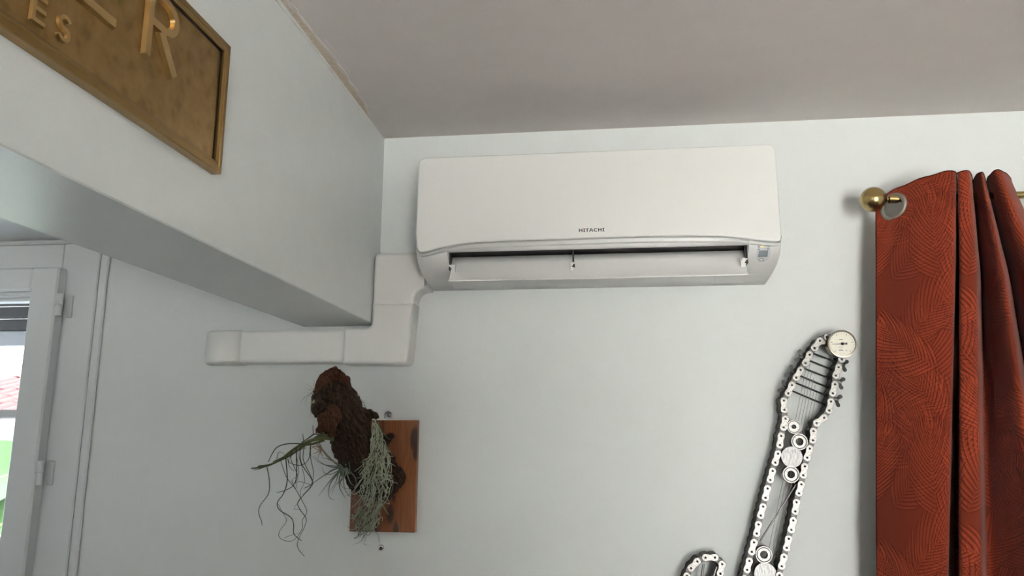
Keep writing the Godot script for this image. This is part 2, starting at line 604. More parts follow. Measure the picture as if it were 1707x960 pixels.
func build_room() -> void:
	var st := start(-1)
	# back wall, with the opening of the glazed door on the annex side
	box(st, Vector3(-0.822, 0, -0.2), Vector3(ROOM_R, CEILING_Y, 0))
	box(st, Vector3(ROOM_L, 0, -0.2), Vector3(-1.98, CEILING_Y, 0))
	box(st, Vector3(-1.98, ANNEX_Y, -0.2), Vector3(-0.822, CEILING_Y, 0))
	struct("wall_back", done(st), M.wall)
	struct("wall_right", boxm(Vector3(ROOM_R, 0, -0.2), Vector3(ROOM_R + 0.2, CEILING_Y, ROOM_F + 0.2)), M.wall)
	struct("wall_left", boxm(Vector3(ROOM_L - 0.2, 0, -0.2), Vector3(ROOM_L, CEILING_Y, ROOM_F + 0.2)), M.wall)
	st = start(-1)
	box(st, Vector3(ROOM_L, 0, ROOM_F), Vector3(-2.3, CEILING_Y, ROOM_F + 0.2))
	box(st, Vector3(-1.6, 0, ROOM_F), Vector3(1.25, CEILING_Y, ROOM_F + 0.2))
	box(st, Vector3(-2.3, 0, ROOM_F), Vector3(-1.6, 0.9, ROOM_F + 0.2))
	box(st, Vector3(-2.3, 2.0, ROOM_F), Vector3(-1.6, CEILING_Y, ROOM_F + 0.2))
	box(st, Vector3(2.4, 0, ROOM_F), Vector3(ROOM_R, CEILING_Y, ROOM_F + 0.2))
	box(st, Vector3(1.25, 2.1, ROOM_F), Vector3(2.4, CEILING_Y, ROOM_F + 0.2))
	struct("wall_front", done(st), M.wall)
	struct("floor", boxm(Vector3(ROOM_L - 0.2, -0.15, -0.2), Vector3(ROOM_R + 0.2, 0, ROOM_F + 0.2)), M.floor)
	var ceil_ := struct("ceiling", boxm(Vector3(ROOM_L - 0.2, CEILING_Y, -0.2), Vector3(ROOM_R + 0.2, CEILING_Y + 0.15, ROOM_F + 0.2)), M.ceiling)
	struct("ceiling_annex", boxm(Vector3(ROOM_L, ANNEX_Y, 0), Vector3(-BEAM_W, CEILING_Y, ROOM_F)), M.joinery)
	struct("beam", boxm(Vector3(-BEAM_W, BEAM_Y, 0), Vector3(0, CEILING_Y, ROOM_F), 0.002), M.beam)
	struct("trim_1", boxm(Vector3(-0.822, 0, 0), Vector3(-0.797, ANNEX_Y, 0.009), 0.003), M.joinery)
	struct("trim_2", boxm(Vector3(ROOM_L, ANNEX_Y - 0.012, 0), Vector3(-BEAM_W, ANNEX_Y, 0.02), 0.004), M.joinery)
	# the torn plaster tape in the corner of beam and ceiling
	rng.seed = 5
	var tape_z := []
	var wide := []
	for i in 64:
		var t := i / 63.0
		var z := lerpf(1.05, 0.14, t)
		tape_z.append(z)
		var w := 0.004 + 0.008 * smoothstep(0.74, 0.60, z) + 0.006 * exp(-pow((z - 0.45) / 0.12, 2.0)) + rng.randf_range(-0.0022, 0.0022)
		wide.append(maxf(0.0015, w * smoothstep(0.13, 0.24, z)))
	var bare := PackedVector2Array()
	var back := PackedVector2Array()
	for i in tape_z.size():
		bare.append(Vector2(wide[i], tape_z[i]))
		back.append(Vector2(-0.002, tape_z[i]))
	back.reverse()
	bare.append_array(back)
	var down := Transform3D(Basis(Vector3.RIGHT, Vector3(0, 0, 1), Vector3(0, -1, 0)), Vector3(0, CEILING_Y + 0.001, 0))
	obj("plaster_tape", slabm(bare, 0, 0.0022, 0.0006, 0, down, 1, false), M.plaster_bare, ceil_)
	for edge in 3:
		var pts := []
		for i in range(0, tape_z.size(), 2):
			if edge == 0:
				pts.append(Vector3(wide[i] + 0.003 + rng.randf_range(0.0, 0.003), CEILING_Y - 0.0003, tape_z[i]))
			elif edge == 1:
				pts.append(Vector3(0.0004, CEILING_Y - 0.008 - rng.randf_range(0.0, 0.003) - 0.006 * smoothstep(0.55, 0.75, tape_z[i]), tape_z[i]))
			elif tape_z[i] > 0.58:
				pts.append(Vector3(0.012 + rng.randf_range(0.0, 0.006), CEILING_Y - 0.0002, tape_z[i]))
		var st2 := start()
		tube(st2, spline(pts, 3), func(t): return 0.0013 + 0.0007 * sin(t * 57.0) + 0.0005 * sin(t * 131.0), 6, 0.6)
		obj("filler_ridge", done(st2), M.filler, ceil_)
	# smears of filler beside the tape
	for q in [[0.026, 0.50, 0.010, 0.05], [0.022, 0.30, 0.007, 0.035], [0.030, 0.42, 0.006, 0.02], [0.020, 0.24, 0.008, 0.03]]:
		var blob := PackedVector2Array()
		for i in 22:
			var a := TAU * i / 22
			var k := 1.0 + rng.randf_range(-0.28, 0.28)
			blob.append(Vector2(q[0] + cos(a) * q[2] * k, q[1] + sin(a) * q[3] * k))
		obj("filler_smear", slabm(blob, 0, 0.0016, 0.0005, 0, down, 1, false), M.ceiling, ceil_)

func build_annex_door() -> void:
	# glazed door in the back wall: fixed frame, two leaves, hinges, panes, rolled shutter outside
	var w := Node3D.new()
	w.name = "window_1"
	add_child(w)
	w.set_meta("kind", "structure")
	var st := start(-1)
	box(st, Vector3(-0.935, 0, -0.12), Vector3(-0.8225, ANNEX_Y - 0.012, 0.012), 0.003)
	box(st, Vector3(-1.98, 0, -0.12), Vector3(-1.868, ANNEX_Y - 0.012, 0.012), 0.003)
	box(st, Vector3(-1.868, 2.045, -0.12), Vector3(-0.935, ANNEX_Y - 0.012, 0.012), 0.003)
	obj("window_frame", done(st), M.joinery, w)
	for side in 2:
		var x1 := -0.919 if side == 0 else -1.402
		var x0 := -1.402 if side == 0 else -1.884
		st = start(-1)
		var sw := 0.082
		box(st, Vector3(x0, 0.01, -0.04), Vector3(x0 + sw, 2.06, 0.046), 0.005)
		box(st, Vector3(x1 - sw, 0.01, -0.04), Vector3(x1, 2.06, 0.046), 0.005)
		box(st, Vector3(x0 + sw, 0.01, -0.04), Vector3(x1 - sw, 0.5, 0.045), 0.005)
		box(st, Vector3(x0 + sw, 1.995, -0.04), Vector3(x1 - sw, 2.06, 0.045), 0.005)
		var leaf := obj("door_leaf", done(st), M.joinery, w)
		# glazing beads along the head of the pane
		st = start(-1)
		box(st, Vector3(x0 + sw, 1.980, -0.03), Vector3(x1 - sw, 1.9955, 0.022), 0.003)
		box(st, Vector3(x0 + sw, 1.969, -0.03), Vector3(x1 - sw, 1.9805, 0.012), 0.003)
		obj("glazing_bead", done(st), M.joinery, leaf)
		obj("pane", boxm(Vector3(x0 + sw, 0.5, -0.008), Vector3(x1 - sw, 1.972, -0.004)), M.glass, leaf)
		for gb in [[1.638, 1.662], [1.296, 1.322], [0.95, 0.974]]:
			obj("glazing_bar", boxm(Vector3(x0 + sw, gb[0], -0.028), Vector3(x1 - sw, gb[1], 0.012), 0.003), M.joinery, leaf)
	for hy in [1.951, 1.492, 0.95, 0.3]:
		st = start()
		var hx := -0.9095
		tube(st, [Vector3(hx, hy - 0.031, 0.04), Vector3(hx, hy - 0.001, 0.04), Vector3(hx, hy + 0.0, 0.04)], func(_t): return 0.0085, 12)
		tube(st, [Vector3(hx, hy + 0.0015, 0.04), Vector3(hx, hy + 0.02, 0.04), Vector3(hx, hy + 0.032, 0.04)], func(_t): return 0.0092, 12)
		box(st, Vector3(hx + 0.004, hy - 0.033, 0.0118), Vector3(hx + 0.021, hy + 0.031, 0.0165), 0.0015)
		tube(st, [Vector3(hx - 0.009, hy, 0.045), Vector3(hx - 0.005, hy, 0.045), Vector3(hx, hy, 0.045)], func(_t): return 0.003, 6)
		obj("hinge", done(st), M.joinery, w)
	# roller shutter, pulled up except for its last slats
	var sh := thing("roller_shutter", "dark roller shutter rolled up above the glazed door", "shutter", Vector3(-1.4, 1.83, -0.17))
	var y := 1.9083 + 0.0415 + 0.0395 * 4
	for i in 5:
		st = start()
		var prof := rounded([[0.0, 0.0, 0.004], [0.010, 0.004, 0.006], [0.010, 0.037, 0.006], [0.0, 0.0415, 0.004]], 3)
		var xf := Transform3D(Basis(Vector3(0, 0, 1), Vector3.UP, Vector3(-1, 0, 0)), Vector3(-0.94, y - 0.042, -0.18))
		slab(st, prof, 0, 0.92, 0, 0, xf)
		obj("slat", done(st), M.shutter, sh)
		y -= 0.0395
	obj("end_bar", boxm(Vector3(-1.86, 1.8615, -0.182), Vector3(-0.94, 1.9083, -0.166), 0.003), M.shutter_edge, sh)
	var out_st := start(-1)
	box(out_st, Vector3(-1.98, 2.07, -0.30), Vector3(-0.8, 2.3, -0.2))
	obj("shutter_box", done(out_st), M.shutter, sh)

func glazed(called: String, at_z: bool, a0: float, a1: float, y0: float, y1: float, plane: float, leaves: int) -> void:
	var w := Node3D.new()
	w.name = called
	add_child(w)
	w.set_meta("kind", "structure")
	for k in leaves:
		var s0 := lerpf(a0, a1, float(k) / leaves)
		var s1 := lerpf(a0, a1, float(k + 1) / leaves)
		var st := start(-1)
		var sw := 0.06
		var put := func(p0, p1, q0, q1, d0, d1):
			if at_z:
				box(st, Vector3(p0, q0, plane + d0), Vector3(p1, q1, plane + d1), 0.003)
			else:
				box(st, Vector3(plane + d0, q0, p0), Vector3(plane + d1, q1, p1), 0.003)
		put.call(s0, s0 + sw, y0, y1, -0.03, 0.03)
		put.call(s1 - sw, s1, y0, y1, -0.03, 0.03)
		put.call(s0 + sw, s1 - sw, y0, y0 + 0.08, -0.03, 0.03)
		put.call(s0 + sw, s1 - sw, y1 - sw, y1, -0.03, 0.03)
		var leaf := obj("window_frame", done(st), M.joinery, w)
		st = start(-1)
		put.call(s0 + sw, s1 - sw, y0 + 0.08, y1 - sw, -0.002, 0.002)
		obj("pane", done(st), M.glass, leaf)

func build_outside() -> void:
	struct("ground", boxm(Vector3(-30, -0.3, -30), Vector3(30, -0.15, 30)), M.ground)
	struct("terrace", boxm(Vector3(-6, -0.15, ROOM_F + 0.2), Vector3(12, -0.02, ROOM_F + 22.0)), M.terrace)
	struct("courtyard", boxm(Vector3(-9, -0.15, -6.5), Vector3(4, -0.05, -0.2)), M.paving)
	struct("added_upper_storey", boxm(Vector3(-3.4, CEILING_Y + 0.16, -0.2), Vector3(3.4, 8.5, ROOM_F + 0.2)), M.render_white)  # unseen storey, added to keep the neighbour's side in shade
	struct("added_house_wing", boxm(Vector3(-8.0, -0.15, -0.2), Vector3(ROOM_L - 0.75, 8.5, ROOM_F + 0.2)), M.render_white)  # unseen block, added to cast shade over the neighbour's roof
	struct("added_porch_roof", boxm(Vector3(-3.2, 2.5, ROOM_F + 0.2), Vector3(6.0, 2.6, ROOM_F + 2.4), 0.01), M.joinery)  # unseen overhang, added to keep direct sun out of the room
	# the neighbour's house behind the annex door
	var h := thing("neighbour_house", "white rendered house with a pink tiled roof seen through the glass", "house", Vector3(-4.8, -0.15, -4.2))
	var st := start(-1)
	box(st, Vector3(-8.0, -0.15, -7.0), Vector3(-1.6, 1.66, -4.2))
	obj("wall", done(st), M.render_white, h)
	obj("eave_board", boxm(Vector3(-8.15, 1.64, -4.22), Vector3(-1.45, 1.72, -4.05), 0.01), M.render_white, h)
	st = start(-1)
	var a := Vector3(-8.2, 1.73, -4.03)
	var up := Vector3(0, 0.60, -2.3)
	face(st, [a, a + Vector3(6.9, 0, 0), a + Vector3(6.9, 0, 0) + up, a + up], Vector3(-5, 0, -6))
	face(st, [a + Vector3(0, 0, -3.2), a + Vector3(6.9, 0, -3.2), a + Vector3(6.9, 0, 0) + up, a + up], Vector3(-5, 0, -6))
	face(st, [a + Vector3(6.9, 0, 0), a + Vector3(6.9, 0, -3.2), a + Vector3(6.9, 0, 0) + up], Vector3(-5, 0, -6))
	var roof := obj("roof", done(st), M.roof_tile, h)
	var tile := start()
	var prof := PackedVector2Array()
	for k in 9:
		var t := PI * k / 8
		prof.append(Vector2(cos(t) * 0.085, sin(t) * 0.05))
	for k in 9:
		var t := PI * (8 - k) / 8
		prof.append(Vector2(cos(t) * 0.07, sin(t) * 0.035))
	slab(tile, prof, 0, 0.36)
	var tile_mesh := done(tile)
	var along := up.normalized()
	for row in 7:
		for col in 15:
			var x := -5.7 + col * 0.175
			var o := MeshInstance3D.new()
			o.name = "roof_tile"
			o.mesh = tile_mesh
			o.material_override = M.roof_tile
			roof.add_child(o, true)
			var n := Vector3.RIGHT.cross(along) * -1.0
			o.transform = Transform3D(Basis(Vector3.RIGHT, -n if n.y < 0 else n, along), a + along * (row * 0.32) + Vector3(x + 8.2, 0.012, 0))
			o.position -= h.position + roof.position
	# banana plant between the door and the house
	var b := thing("banana_plant", "broad leaved green banana plant growing outside the glazed door", "plant", Vector3(-4.4561, -0.15, -3.5))
	st = start()
	tube(st, spline([Vector3(-4.4561, -0.15, -3.5), Vector3(-4.4361, 0.5, -3.48), Vector3(-4.4061, 1.1, -3.45)], 5), func(t): return 0.12 - 0.05 * t, 12)
	obj("trunk", done(st), M.banana_stem, b)
	for l in [[[[-4.2087, 1.0443, -3.3], [-3.8587, 1.225, -3.2], [-3.4795, 1.3753, -3.2]], 0.3, 0.3], [[[-4.1084, 0.7111, -3.3], [-3.6398, 0.95, -3.1], [-3.2139, 1.0665, -3]], 0.34, 0.2], [[[-3.8896, 0.4897, -3.2], [-3.4707, 0.6727, -3], [-3.189, 0.809, -2.9]], 0.28, 0.1], [[[-4.8806, 1.2346, -3.6], [-4.907, 1.5096, -3.8], [-4.7583, 1.4836, -4]], 0.3, 0.3], [[[-4.3959, 0.8695, -3.7], [-4.2996, 1.1769, -3.9], [-4.2562, 1.2383, -4.1]], 0.3, 0.5]]:
		var ctrl := [Vector3(-4.4061, 1.1, -3.45)]
		for q in l[0]:
			ctrl.append(Vector3(q[0], q[1], q[2]))
		var mid := spline(ctrl, 8)
		st = start()
		st.set_smooth_group(4)
		var n := mid.size()
		var first := 9
		var rows := []
		for i in range(first, n):
			var t := float(i - first) / (n - 1 - first)
			var d: Vector3 = (mid[mini(i + 1, n - 1)] - mid[i - 1]).normalized()
			var side := d.cross(Vector3(l[2], 0.6, 1.0).normalized()).normalized()
			var nn := side.cross(d).normalized()
			var hw: float = l[1] * pow(sin(PI * clampf(t * 0.93 + 0.06, 0, 1)), 0.6)
			var row := []
			for k in range(-4, 5):
				var s := k / 4.0
				row.append(mid[i] + side * s * hw + nn * (absf(s) * hw * 0.28 + 0.006 * sin(i * 2.1 + k)))
			rows.append(row)
		for layer in 2:
			for i in range(rows.size() - 1):
				for k in 8:
					var o := Vector3(0, 0, -0.0015 * layer)
					if layer == 0:
						tri(st, rows[i][k] + o, rows[i][k + 1] + o, rows[i + 1][k + 1] + o); tri(st, rows[i][k] + o, rows[i + 1][k + 1] + o, rows[i + 1][k] + o)
					else:
						tri(st, rows[i][k] + o, rows[i + 1][k + 1] + o, rows[i][k + 1] + o); tri(st, rows[i][k] + o, rows[i + 1][k] + o, rows[i + 1][k + 1] + o)
		var leaf := obj("leaf", done(st), M.banana, b)
		st = start()
		tube(st, mid, func(t): return 0.022 * (1.0 - t) + 0.004, 8)
		obj("midrib", done(st), M.banana_rib, leaf)

# ------------------------------------------------------------------ air conditioner

const AC_X0 := 0.150
const AC_X1 := 1.020
# cheek profile from the wall forwards and up: [z, y]
const CHEEK := [[0.0, 1.978], [0.05, 1.983], [0.10, 1.9885], [0.14, 1.9965], [0.163, 2.005], [0.180, 2.0145], [0.192, 2.026], [0.199, 2.040], [0.201, 2.056]]

func cheek_at(y: float, x: float, off: float) -> Vector3:
	for i in range(CHEEK.size() - 1):
		if y <= CHEEK[i + 1][1]:
			var t: float = (y - CHEEK[i][1]) / (CHEEK[i + 1][1] - CHEEK[i][1])
			var d := Vector2(CHEEK[i + 1][0] - CHEEK[i][0], CHEEK[i + 1][1] - CHEEK[i][1]).normalized()
			return Vector3(x, y - d.x * off, lerpf(CHEEK[i][0], CHEEK[i + 1][0], t) + d.y * off)
	return Vector3(x, y, 0.201 + off)

# a thin plate that follows the cheek, between two heights
func cheek_plate(x0: float, x1: float, y0: float, y1: float, off: float, round_ := 0.0) -> ArrayMesh:
	var st := start()
	var rows := []
	var n := 14
	for i in n + 1:
		var y := lerpf(y0, y1, float(i) / n)
		var cut := 0.0
		if round_ > 0.0 and y < y0 + round_:
			var u := 1.0 - (y - y0) / round_
			cut = round_ * (1.0 - sqrt(1.0 - u * u * 0.98))
		rows.append([cheek_at(y, x0 + cut, off), cheek_at(y, x1 - cut, off), cheek_at(y, x0 + cut, 0.0), cheek_at(y, x1 - cut, 0.0)])
	for i in n:
		var a: Array = rows[i]
		var b: Array = rows[i + 1]
		var inside: Vector3 = a[0] + Vector3(0, 0.01, -0.05)
		st.set_smooth_group(1)
		face(st, [a[0], a[1], b[1], b[0]], inside)
		st.set_smooth_group(-1)
		face(st, [a[0], b[0], b[2], a[2]], a[1])
		face(st, [a[1], b[1], b[3], a[3]], a[0])
	face(st, [rows[0][0], rows[0][1], rows[0][3], rows[0][2]], rows[1][0])
	face(st, [rows[n][0], rows[n][1], rows[n][3], rows[n][2]], rows[0][0])
	return done(st)

func build_air_conditioner() -> void:
	var ac := thing("air_conditioner", "white wall mounted split air conditioner with its air flap open", "air conditioner", Vector3(0.585, 1.978, 0))
	var along := Transform3D(Basis(Vector3(0, 0, 1), Vector3(0, 1, 0), Vector3(-1, 0, 0)), Vector3.ZERO)   # local x -> z, y -> y, z -> -x
	var full := PackedVector2Array()
	for c in CHEEK:
		full.append(Vector2(c[0], c[1]))
	full.append_array(PackedVector2Array([Vector2(0.201, 2.24), Vector2(0.197, 2.262), Vector2(0.188, 2.272), Vector2(0.175, 2.2755), Vector2(0.0, 2.2755)]))
	var st := start()
	slab(st, full, -0.2285, -AC_X0, 0.005, 0.0, along)
	slab(st, full, -AC_X1, -0.9465, 0.0, 0.005, along)
	# the middle: the front above the outlet, and the pan below it
	var upper := PackedVector2Array([Vector2(0.0, 2.052), Vector2(0.180, 2.040), Vector2(0.1905, 2.0385), Vector2(0.1945, 2.0415), Vector2(0.2005, 2.056), Vector2(0.201, 2.24), Vector2(0.197, 2.262), Vector2(0.188, 2.272), Vector2(0.175, 2.2755), Vector2(0.0, 2.2755)])
	slab(st, upper, -0.9466, -0.2284, 0, 0, along)
	var pan := PackedVector2Array([Vector2(0, 1.978), Vector2(0.05, 1.983), Vector2(0.10, 1.9885), Vector2(0.134, 1.9945), Vector2(0.136, 1.998), Vector2(0.10, 1.996), Vector2(0.0, 1.992)])
	slab(st, pan, -0.9466, -0.2284, 0, 0, along)
	obj("body", done(st), M.ac, ac)
	# outlet: dark throat behind the flap
	st = start(-1)
	box(st, Vector3(0.2275, 1.9955, 0.035), Vector3(0.9475, 2.0505, 0.06))
	box(st, Vector3(0.2275, 2.0395, 0.05), Vector3(0.9475, 2.0425, 0.178))
	box(st, Vector3(0.2275, 1.998, 0.05), Vector3(0.2300, 2.0395, 0.172))
	box(st, Vector3(0.9450, 1.998, 0.05), Vector3(0.9475, 2.0395, 0.172))
	box(st, Vector3(0.2285, 1.9965, 0.05), Vector3(0.9465, 1.9985, 0.128))
	var throat := obj("outlet", done(st), M.black, ac)
	for i in 13:
		var x := 0.27 + i * 0.0525
		obj("vane", boxm(Vector3(x, 2.0, 0.065), Vector3(x + 0.002, 2.039, 0.105)), M.dark_plastic, throat)
	# front panel: its lower edge arches up between the corners
	var low := [[0.1542, 2.0519], [0.159, 2.0389], [0.1726, 2.0355], [0.223, 2.0463], [0.2822, 2.0545], [0.3849, 2.0577], [0.6007, 2.0592], [0.7133, 2.0597], [0.8517, 2.0566], [0.913, 2.052], [0.9601, 2.0442], [1.0002, 2.0396], [1.0151, 2.042], [1.0187, 2.0562]]
	var poly := PackedVector2Array()
	for q in spline(low.map(func(v): return Vector2(v[0], v[1])), 5):
		poly.append(q)
	poly.append_array(rounded([[1.0185, 2.08, 0.0], [1.0165, 2.277, 0.02], [0.1535, 2.277, 0.02], [0.1515, 2.08, 0.0]], 6))
	obj("front_panel", slabm(poly, 0.2005, 0.2125, 0.0035, 0, Transform3D(), 4), M.ac_panel, ac)
	# band under the panel, parted from it by a groove
	var band := PackedVector2Array()
	var lo_pts := spline(low.map(func(v): return Vector2(v[0], v[1])), 5)
	for q in lo_pts:
		band.append(q + Vector2(0, -0.0018))
	var back := []
	for q in lo_pts:
		var drop := 0.0125 - 0.004 * smoothstep(0.25, 0.42, absf(q.x - 0.585))
		back.append(q + Vector2(0, -drop))
	back.reverse()
	for q in back:
		band.append(q)
	obj("trim_band", slabm(band, 0.192, 0.2075, 0.002, 0, Transform3D(), 2), M.ac, ac)
	# maker's lettering
	var tm := TextMesh.new()
	var font := SystemFont.new()
	font.font_names = PackedStringArray(["Droid Sans"])
	font.font_weight = 700
	tm.font = font
	tm.text = "HITACHI"
	tm.font_size = 64
	tm.pixel_size = 0.00018
	tm.depth = 0.0006
	var lg := obj("lettering", tm, M.ink, ac)
	var bb := tm.get_aabb()
	lg.scale = Vector3(0.0605 / bb.size.x, 0.0083 / bb.size.y, 1)
	lg.position = Vector3(0.5815, 2.0785, 0.2127) - ac.position - Vector3(bb.get_center().x * lg.scale.x, bb.get_center().y * lg.scale.y, 0)
	# the flap: a bowed blade, tipped out at its lower edge
	st = start()
	var blade := PackedVector2Array([Vector2(0.1455, 2.0355), Vector2(0.1535, 2.0165), Vector2(0.163, 1.9985), Vector2(0.1735, 1.9825), Vector2(0.1865, 1.9695), Vector2(0.1885, 1.9675), Vector2(0.187, 1.9655), Vector2(0.182, 1.9665), Vector2(0.168, 1.9795), Vector2(0.1575, 1.9955), Vector2(0.1475, 2.013), Vector2(0.1405, 2.0335)])
	slab(st, blade, -0.9435, -0.2305, 0.001, 0.001, along, 2)
	var flap := obj("air_flap", done(st), M.ac, ac)
	# its bright bottom lip
	st = start()
	tube(st, [Vector3(0.2305, 1.9672, 0.1878), Vector3(0.585, 1.9655, 0.1885), Vector3(0.9435, 1.9672, 0.1878)], func(_t): return 0.0022, 8)
	obj("flap_lip", done(st), M.ac_panel, flap)
	for bx in [0.2375, 0.532, 0.9365]:
		st = start(-1)
		var mid: bool = absf(bx - 0.532) < 0.01
		var wd := 0.0035 if mid else 0.006
		var xf := Transform3D(Basis(Vector3.RIGHT, 0.53), Vector3(bx, 2.0, 0.1685))
		box(st, Vector3(-wd, -0.014, -0.004), Vector3(wd, 0.008, 0.005), 0.0015, xf)
		box(st, Vector3(-wd * 0.6, 0.004, -0.004), Vector3(wd * 0.6, 0.013, 0.004), 0.0012, xf)
		tube(st, [xf * Vector3(-wd - 0.003, 0.009, 0.001), xf * Vector3(0, 0.009, 0.001), xf * Vector3(wd + 0.003, 0.009, 0.001)], func(_t): return 0.0026, 8)
		obj("flap_bracket", done(st), M.ac_panel, flap)
		st = start(-1)
		var px: float = bx + (0.003 if mid else (-0.006 if bx < 0.5 else 0.006))
		box(st, Vector3(px - 0.0022, 2.002, 0.166), Vector3(px + 0.0022, 2.04, 0.170), 0.0008)
		box(st, Vector3(px - 0.0035, 1.998, 0.164), Vector3(px + 0.0035, 2.006, 0.175), 0.001)
		obj("hinge_arm", done(st), M.dark_plastic, ac)
	# receiver window on the cheek
	var disp := obj("display_panel", cheek_plate(0.9655, 0.9965, 2.0035, 2.0375, 0.0006, 0.012), M.receiver_window, ac)
	obj("display_screen", cheek_plate(0.9700, 0.9910, 2.0120, 2.0240, 0.0010), M.screen, disp)
	obj("indicator_light", cheek_plate(0.9740, 0.9805, 2.0305, 2.0330, 0.0011), M.led, disp)
	for k in [[0.9680, 0.9712, 2.0300, 2.0334], [0.9888, 0.9922, 2.0302, 2.0336], [0.9678, 0.9725, 2.0258, 2.0274], [0.9882, 0.9922, 2.0260, 2.0280]]:
		obj("symbol", cheek_plate(k[0], k[1], k[2], k[3], 0.0011), M.grey_print, disp)
	for k in [[0.9815, 0.9875, 2.0316, 2.0322], [0.9735, 0.9875, 2.0264, 2.0269]]:
		obj("printed_line", cheek_plate(k[0], k[1], k[2], k[3], 0.0010), M.grey_print, disp)
	st = start()
	var bc := cheek_at(2.0075, 0.9795, 0.0006)
	var bn := (cheek_at(2.0075, 0.9795, 0.01) - cheek_at(2.0075, 0.9795, 0.0)).normalized()
	var bxf := Transform3D(Basis(Vector3.RIGHT, bn.cross(Vector3.RIGHT).normalized(), bn), bc)
	lathe(st, [[0.0050, -0.0004], [0.0050, 0.0006], [0.0040, 0.0006], [0.0040, -0.0004]], 24, bxf)
	obj("button_ring", done(st), M.grey_print, disp)
	obj("button", lathem([[0.0039, -0.0004], [0.0039, 0.0004], [0.0034, 0.0009], [0.0, 0.0009]], 24, bxf), M.ac_panel, disp)
	# covers under the body and the seam across the cheek
	for k in [[0.885, 0.958], [0.212, 0.268]]:
		var cover := rounded([[k[0], 0.022, 0.003], [k[1], 0.022, 0.003], [k[1], 0.085, 0.012], [k[0], 0.085, 0.012]], 4)
		var xf := Transform3D(Basis(Vector3.RIGHT, Vector3(0, 0.109, 0.994), Vector3(0, -0.994, 0.109)), Vector3(0, 1.9779, 0.0))
		obj("cover", slabm(cover, -0.001, 0.0014, 0.0005, 0, xf, 1), M.ac, ac)
	st = start(-1)
	box(st, Vector3(0.955, 1.9862, 0.0925), Vector3(1.0185, 1.9872, 0.0937))
	obj("seam", done(st), M.ac, ac)

func build_trunking() -> void:
	var t := thing("pipe_trunking", "white plastic pipe trunking stepping down under the beam", "trunking", Vector3(-0.18, 1.775, 0))
	var top := rounded([[0.0025, 1.932, 0.0], [0.0025, 2.071, 0.016], [0.1495, 2.071, 0.0], [0.1495, 1.9725, 0.0], [0.1125, 1.9725, 0.034], [0.1125, 1.932, 0.0]], 8)
	obj("elbow", slabm(top, 0.0, 0.064, 0.009, 0, Transform3D(), 5), M.pvc, t)
	var low := rounded([[0.0015, 1.9345, 0.0], [0.0015, 1.872, 0.016], [-0.072, 1.872, 0.0], [-0.072, 1.777, 0.0], [0.1005, 1.775, 0.016], [0.1135, 1.9345, 0.0]], 6)
	obj("elbow", slabm(low, 0.0, 0.066, 0.009, 0, Transform3D(), 5), M.pvc, t)
	var run := rounded([[-0.362, 1.783, 0.0], [-0.362, 1.868, 0.0], [-0.070, 1.868, 0.0], [-0.070, 1.781, 0.0]], 4)
	obj("channel", slabm(run, 0.0, 0.062, 0.009, 0, Transform3D(), 5), M.pvc, t)
	# the end turns into the wall: its outline in plan, run up
	var plan := rounded([[-0.356, 0.0, 0.0], [-0.356, 0.065, 0.0], [-0.463, 0.063, 0.042], [-0.473, 0.0, 0.0]], 8)
	var up := Transform3D(Basis(Vector3.RIGHT, Vector3(0, 0, 1), Vector3(0, 1, 0)), Vector3(0, 1.780, 0))
	obj("end_piece", slabm(plan, 0.0, 0.0915, 0.009, 0.009, up, 4), M.pvc, t)

# ------------------------------------------------------------------ brass plaque

func stroke(st: SurfaceTool, pts: Array, w: float, x0: float, x1: float, bevel: float) -> void:
	# a raised bar with sloping sides along a path of (z, y) points on the beam's face
	var n := pts.size()
	var rows := []
	for i in n:
		var d: Vector2 = (pts[mini(i + 1, n - 1)] - pts[maxi(i - 1, 0)]).normalized()
		var s := Vector2(-d.y, d.x)
		var row := []
		for e in [[-w / 2, x0], [-w / 2 + bevel, x1], [w / 2 - bevel, x1], [w / 2, x0]]:
			var ext := 0.0
			if i == 0:
				ext = bevel if e[1] == x1 else 0.0
			elif i == n - 1:
				ext = -bevel if e[1] == x1 else 0.0
			var q: Vector2 = pts[i] + s * e[0] + d * ext
			row.append(Vector3(e[1], q.y, q.x))
		rows.append(row)
	for i in n - 1:
		for k in 3:
			st.set_smooth_group(20 + k)
			var inside: Vector3 = (rows[i][0] + rows[i][3]) * 0.5 - Vector3(0.01, 0, 0)
			face(st, [rows[i][k], rows[i][k + 1], rows[i + 1][k + 1], rows[i + 1][k]], inside)
	st.set_smooth_group(-1)
	face(st, rows[0], (rows[1][0] + rows[1][3]) * 0.5)
	face(st, rows[n - 1], (rows[n - 2][0] + rows[n - 2][3]) * 0.5)

func arc(c: Vector2, rx: float, ry: float, a0: float, a1: float, n := 12) -> Array:
	var out := []
	for i in n + 1:
		var a := deg_to_rad(lerpf(a0, a1, float(i) / n))
		out.append(c + Vector2(cos(a) * rx, sin(a) * ry))
	return out

